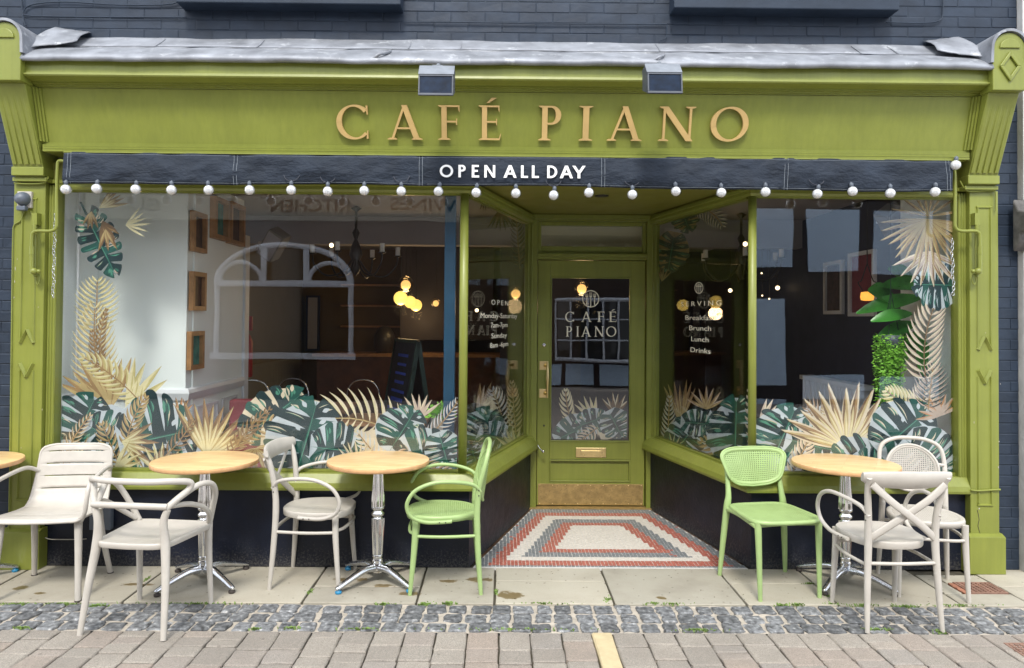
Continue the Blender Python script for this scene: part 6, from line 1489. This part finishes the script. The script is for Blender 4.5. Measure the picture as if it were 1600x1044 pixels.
def hoop_chair(loc, rz, label, m, with_arms):
    t = thing('armchair' if with_arms else 'chair', label, 'chair', loc, rz)
    seat_perf(t, m, round_seat(.215, .18, -.215, .20, 44, 2.3), SH)
    legs_common(t, m, True)
    b = MB(); W, H, zc = .150, .142, .672
    if with_arms: zc = .655; H = .155
    f = lambda u, v: ((u - .5) * 2 * W, .232 + .14 * ((v - .5) * 2 * H) + .028 - .045 * ((u - .5) * 2) ** 2, zc + (v - .5) * 2 * H)
    perforated(b, f, 26, 24, lambda u, v: ((u - .5) / .47) ** 2 + ((v - .5) / .47) ** 2 < 1, .50)
    NN = 48; vs = []
    for k_, q_ in ((0, .86), (1, .97)):
        for i in range(NN):
            a = 2 * PI * i / NN; p = f(.5 + .5 * q_ * math.cos(a), .5 + .5 * q_ * math.sin(a)); vs.append(p)
    b.add(vs, [(i, (i + 1) % NN, NN + (i + 1) % NN, NN + i) for i in range(NN)], 0, True)
    o = b.build('backrest', m, t, solid=.006)
    r = MB(); r.tube([f(.5 + .5 * math.cos(2 * PI * i / 24), .5 + .5 * math.sin(2 * PI * i / 24)) for i in range(24)], .0085, 8, closed=True, res=2); r.build('backrest_rim', m, o)
    for s in (-1, 1): MB().tube([f(.5 + s * .46, .62), (s * .182, .222, zc + .03)], .010, 8, res=0).build('back_fixing', m, t)
    if with_arms: arms(t, m, .60)
    return t
def side_chair(loc, rz, label):
    t = thing('chair', label, 'chair', loc, rz); m = 'lime'
    o = []; 
    for k in range(44):
        a = 2 * PI * k / 44; ca, sa = math.cos(a), math.sin(a); p = 5.0; sx = math.copysign(abs(ca) ** (2 / p), ca); sy = math.copysign(abs(sa) ** (2 / p), sa)
        y = sy * .215 - .01; w_ = lerp(.225, .195, (sy + 1) / 2); o.append((sx * w_, y - (.02 * (1 - sx * sx) if sy < 0 else 0)))
    seat_perf(t, m, o, SH, 36, .38, .008, .022, (-.25, .21), .235)
    for s in (-1, 1):
        MB().tube([(s * .190, -.195, SH - .012), (s * .188, -.20, .36), (s * .184, -.215, 0)], [.022, .019, .0125], 10, res=5).build('leg', m, t)
        MB().tube([(s * .222, .222, 0), (s * .205, .203, .25), (s * .188, .190, SH - .01), (s * .180, .190, .50), (s * .176, .208, .58), (s * .178, .232, .68)], [.0125, .019, .022, .018, .015, .010], 10, res=5).build('leg', m, t)
    b = MB()
    for P in ([(-.2, -.2, .425), (0, -.205, .432), (.2, -.2, .425)], [(-.205, -.2, .420), (-.2, 0, .432), (-.19, .19, .420)], [(.205, -.2, .420), (.2, 0, .432), (.19, .19, .420)], [(-.19, .19, .425), (0, .2, .43), (.19, .19, .425)]): b.tube(P, .014, 8, res=4)
    b.build('seat_frame', m, t)
    def f(u, v):
        x = (u - .5) * 2; hw = lerp(.170, .222, min(1, v * 1.3)) ; z = lerp(.553 + .034 * x * x, .790 - .006 * x ** 4, v); return (x * hw, .232 + .05 * (v - .3) - .042 * x * x + .0, z)
    def ins(u, v): x = abs(u - .5) * 2; y = abs(v - .5) * 2; return x ** 6 + y ** 6 < .60 and x < .93 and y < .86
    b = MB(); perforated(b, f, 30, 19, ins, .46)
    NN = 56; vs = []
    def sq(a, k): 
        ca, sa = math.cos(a), math.sin(a); p = 5.0; return (.5 + .5 * k[0] * math.copysign(abs(ca) ** (2 / p), ca), .5 + .5 * k[1] * math.copysign(abs(sa) ** (2 / p), sa))
    for k_ in ((.88, .78), (1.0, 1.0)):
        for i in range(NN): vs.append(f(*sq(2 * PI * i / NN, k_)))
    b.add(vs, [(i, (i + 1) % NN, NN + (i + 1) % NN, NN + i) for i in range(NN)], 0, True)
    o = b.build('backrest', m, t, solid=.008)
    MB().tube([f(*sq(2 * PI * i / 40, (1, 1))) for i in range(40)], .0062, 8, closed=True, res=1).build('backrest_rim', m, o); return t
def slat_chair(loc, rz, label):
    t = thing('armchair', label, 'chair', loc, rz); m = 'beige'
    prof = catmull([(-.235, .438), (-.215, .452), (-.12, .446), (0, .436), (.10, .436), (.165, .462), (.205, .53), (.235, .61), (.258, .70), (.278, .782), (.283, .791)], 8)
    L = [0]
    P2_ = [Vector((p[0], p[1])) for p in prof]
    prof3 = [(Vector((a, b_, 0))) for a, b_ in []]
    for a, b_ in zip(P2_[:-1], P2_[1:]): L.append(L[-1] + (b_ - a).length)
    T = L[-1]
    def pf(s):
        s = max(0, min(T, s))
        for k in range(len(L) - 1):
            if s <= L[k + 1] + 1e-9: q_ = (s - L[k]) / max(1e-9, L[k + 1] - L[k]); return P2_[k].lerp(P2_[k + 1], q_)
        return P2_[-1]
    def hw(s):
        v = s / T; w_ = lerp(.245, .205, v) if v < .5 else lerp(.225, .205, (v - .5) * 2) 
        if v > .93: w_ -= .045 * ((v - .93) / .07) ** 2.2
        if v < .06: w_ -= .030 * ((.06 - v) / .06) ** 2
        return w_
    slots = []
    for s in (.055, .095, .135, .175, .215): slots.append((s, .0045, .80))
    for s in (.50, .575, .65, .725): slots.append((T * s / .82 * 1.0 if False else s, .0055, .80))
    S = [0]; cuts = []
    for s, w_, u in slots: cuts += [s - w_ / 2, s + w_ / 2]
    base = sorted(set([round(T * i / 46, 4) for i in range(47)] + [round(c, 4) for c in cuts])); us = [-1, -.97, -.8, -.55, -.3, 0, .3, .55, .8, .97, 1]
    def pt(u, s):
        p = pf(s); curve = .020 * (u * u) * (1 if s / T > .45 else .35); back = s / T > .45
        # seat dips, back wraps
        d = pf(s + .004) - pf(s - .004); d.normalize(); n = Vector((-d.y, d.x))
        q_ = Vector((p.x, p.y)) + n * (-.0) + (Vector((-curve, 0)) if back else Vector((0, curve)))
        return (u * hw(s), q_.x, q_.y)
    idx = {}; vs = []; fs_ = []
    for j, s in enumerate(base):
        for i, u in enumerate(us): idx[(i, j)] = len(vs); vs.append(pt(u, s))
    for j in range(len(base) - 1):
        mid = (base[j] + base[j + 1]) / 2; inslot = any(abs(mid - s) < w_ / 2 for s, w_, u in slots)
        for i in range(len(us) - 1):
            if inslot and abs((us[i] + us[i + 1]) / 2) < .8: continue
            fs_.append((idx[(i, j)], idx[(i + 1, j)], idx[(i + 1, j + 1)], idx[(i, j + 1)]))
    b = MB(); b.add(vs, fs_, 0, True); sh = b.build('seat_shell', m, t, solid=.012)
    edge = [pt(-1, s) for s in base[::3]] + [pt(u, base[-1]) for u in (-.8, -.3, .3, .8)] + [pt(1, s) for s in base[::3][::-1]] + [pt(u, 0) for u in (.8, .3, -.3, -.8)]
    MB().tube(edge, .0085, 8, closed=True, res=2).build('shell_rim', m, sh)
    for s in (-1, 1):
        MB().tube([(s * .205, -.185, .435), (s * .215, -.20, .25), (s * .232, -.235, 0)], [.022, .019, .0165], 12, res=4).build('leg', m, t)
        MB().tube([(s * .185, .13, .435), (s * .195, .165, .25), (s * .222, .225, 0)], [.021, .018, .015], 12, res=4).build('leg', m, t)
        MB().tube([(s * .222, -.200, .430), (s * .255, -.225, .49), (s * .268, -.228, .58), (s * .266, -.195, .635), (s * .255, -.08, .660), (s * .243, .08, .675), (s * .235, .17, .668), (s * .205, .225, .640)], .0125, 10, res=6).build('armrest', m, t)
    for f_, p in enumerate(((-.232, -.235), (.232, -.235), (-.222, .225), (.222, .225))): MB().lathe([(.018, 0), (.018, .006)], (p[0], p[1], 0), 12).build('foot', 'rubber', t)
    return t
def low_chair(loc, rz, label):
    t = thing('armchair', label, 'chair', loc, rz); m = 'beige'
    o = []
    for k in range(44):
        a = 2 * PI * k / 44; ca, sa = math.cos(a), math.sin(a); p = 7.0; sx = math.copysign(abs(ca) ** (2 / p), ca); sy = math.copysign(abs(sa) ** (2 / p), sa)
        o.append((sx * lerp(.230, .190, (sy + 1) / 2), sy * .215 + (.018 * (1 - sx * sx) if sy > 0 else 0)))
    b = MB(); seat_slab(b, o, SH + .004, .030, .014); b.build('seat', m, t)
    for s in (-1, 1):
        MB().tube([(s * .205, -.19, .455), (s * .205, -.195, .3), (s * .212, -.215, 0)], [.021, .018, .0125], 12, res=4).build('leg', m, t)
        MB().tube([(s * .222, .265, 0), (s * .205, .225, .25), (s * .185, .198, SH - .01), (s * .178, .205, .56), (s * .198, .205, .625)], [.0135, .019, .023, .0185, .0165], 12, res=5).build('leg', m, t)
    rr = .0165
    # low rail that runs forward into the side loops
    b = MB(); b.tube([(-.200, .212, .640), (-.10, .232, .645), (.10, .232, .645), (.200, .212, .640)], rr, 12, res=6); b.build('lower_rail', m, t)
    # raised back hoop
    b = MB(); b.tube([(-.188, .208, .625), (-.222, .175, .665), (-.262, .12, .712), (-.268, .125, .748), (-.21, .19, .764), (-.10, .232, .766), (.10, .232, .766), (.21, .19, .764), (.268, .125, .748), (.262, .12, .712), (.222, .175, .665), (.188, .208, .625)], rr, 12, res=7); b.build('upper_rail', m, t)
    for s in (-1, 1):
        b = MB(); b.tube([(s * .190, .208, .628), (s * .222, .12, .675), (s * .262, .02, .712), (s * .285, -.06, .700), (s * .275, -.125, .64), (s * .238, -.165, .54), (s * .208, -.188, .455)], [rr, rr, .0155, .0155, .0155, .0165, .018], 12, res=7); b.build('armrest', m, t)
        b = MB(); b.tube([(s * .205, .18, .638), (s * .24, .08, .625), (s * .262, -.02, .585), (s * .252, -.10, .530), (s * .215, -.170, .470)], .0135, 10, res=6); b.build('arm_brace', m, t)
    return t

def centre(pts): g = [gr(*p) for p in pts]; return (sum(p.x for p in g) / len(g), sum(p.y for p in g) / len(g))
cx, cy = centre([(2, 932), (122, 937), (53, 898), (178, 900)])
slat_chair((-2.605, -.38, 0), R(6), 'beige slatted armchair at far left, with horizontal slots across its back')
low_chair((-1.835, -.80, 0), R(180 - 7), 'beige armchair with a low tubular rail back, its back to the street at left')
cross_chair((-1.105, -.225, 0), R(86), 'beige cross-backed armchair in profile between the left two tables, facing right')
hoop_chair((-.335, -.285, 0), R(-86), 'light green armchair with curved arms in profile, left of the doorway', 'lime', True)
side_chair((1.640, -.305, 0), R(9), 'light green armless chair with perforated seat and back, right of the doorway')
cross_chair((2.085, -.735, 0), R(180 + 2), 'beige cross-backed armchair seen from behind, nearest the right-hand table')
hoop_chair((2.545, -.335, 0), R(-14), 'beige round-backed chair with woven-pattern seat, beside the right pilaster', 'beige', False)
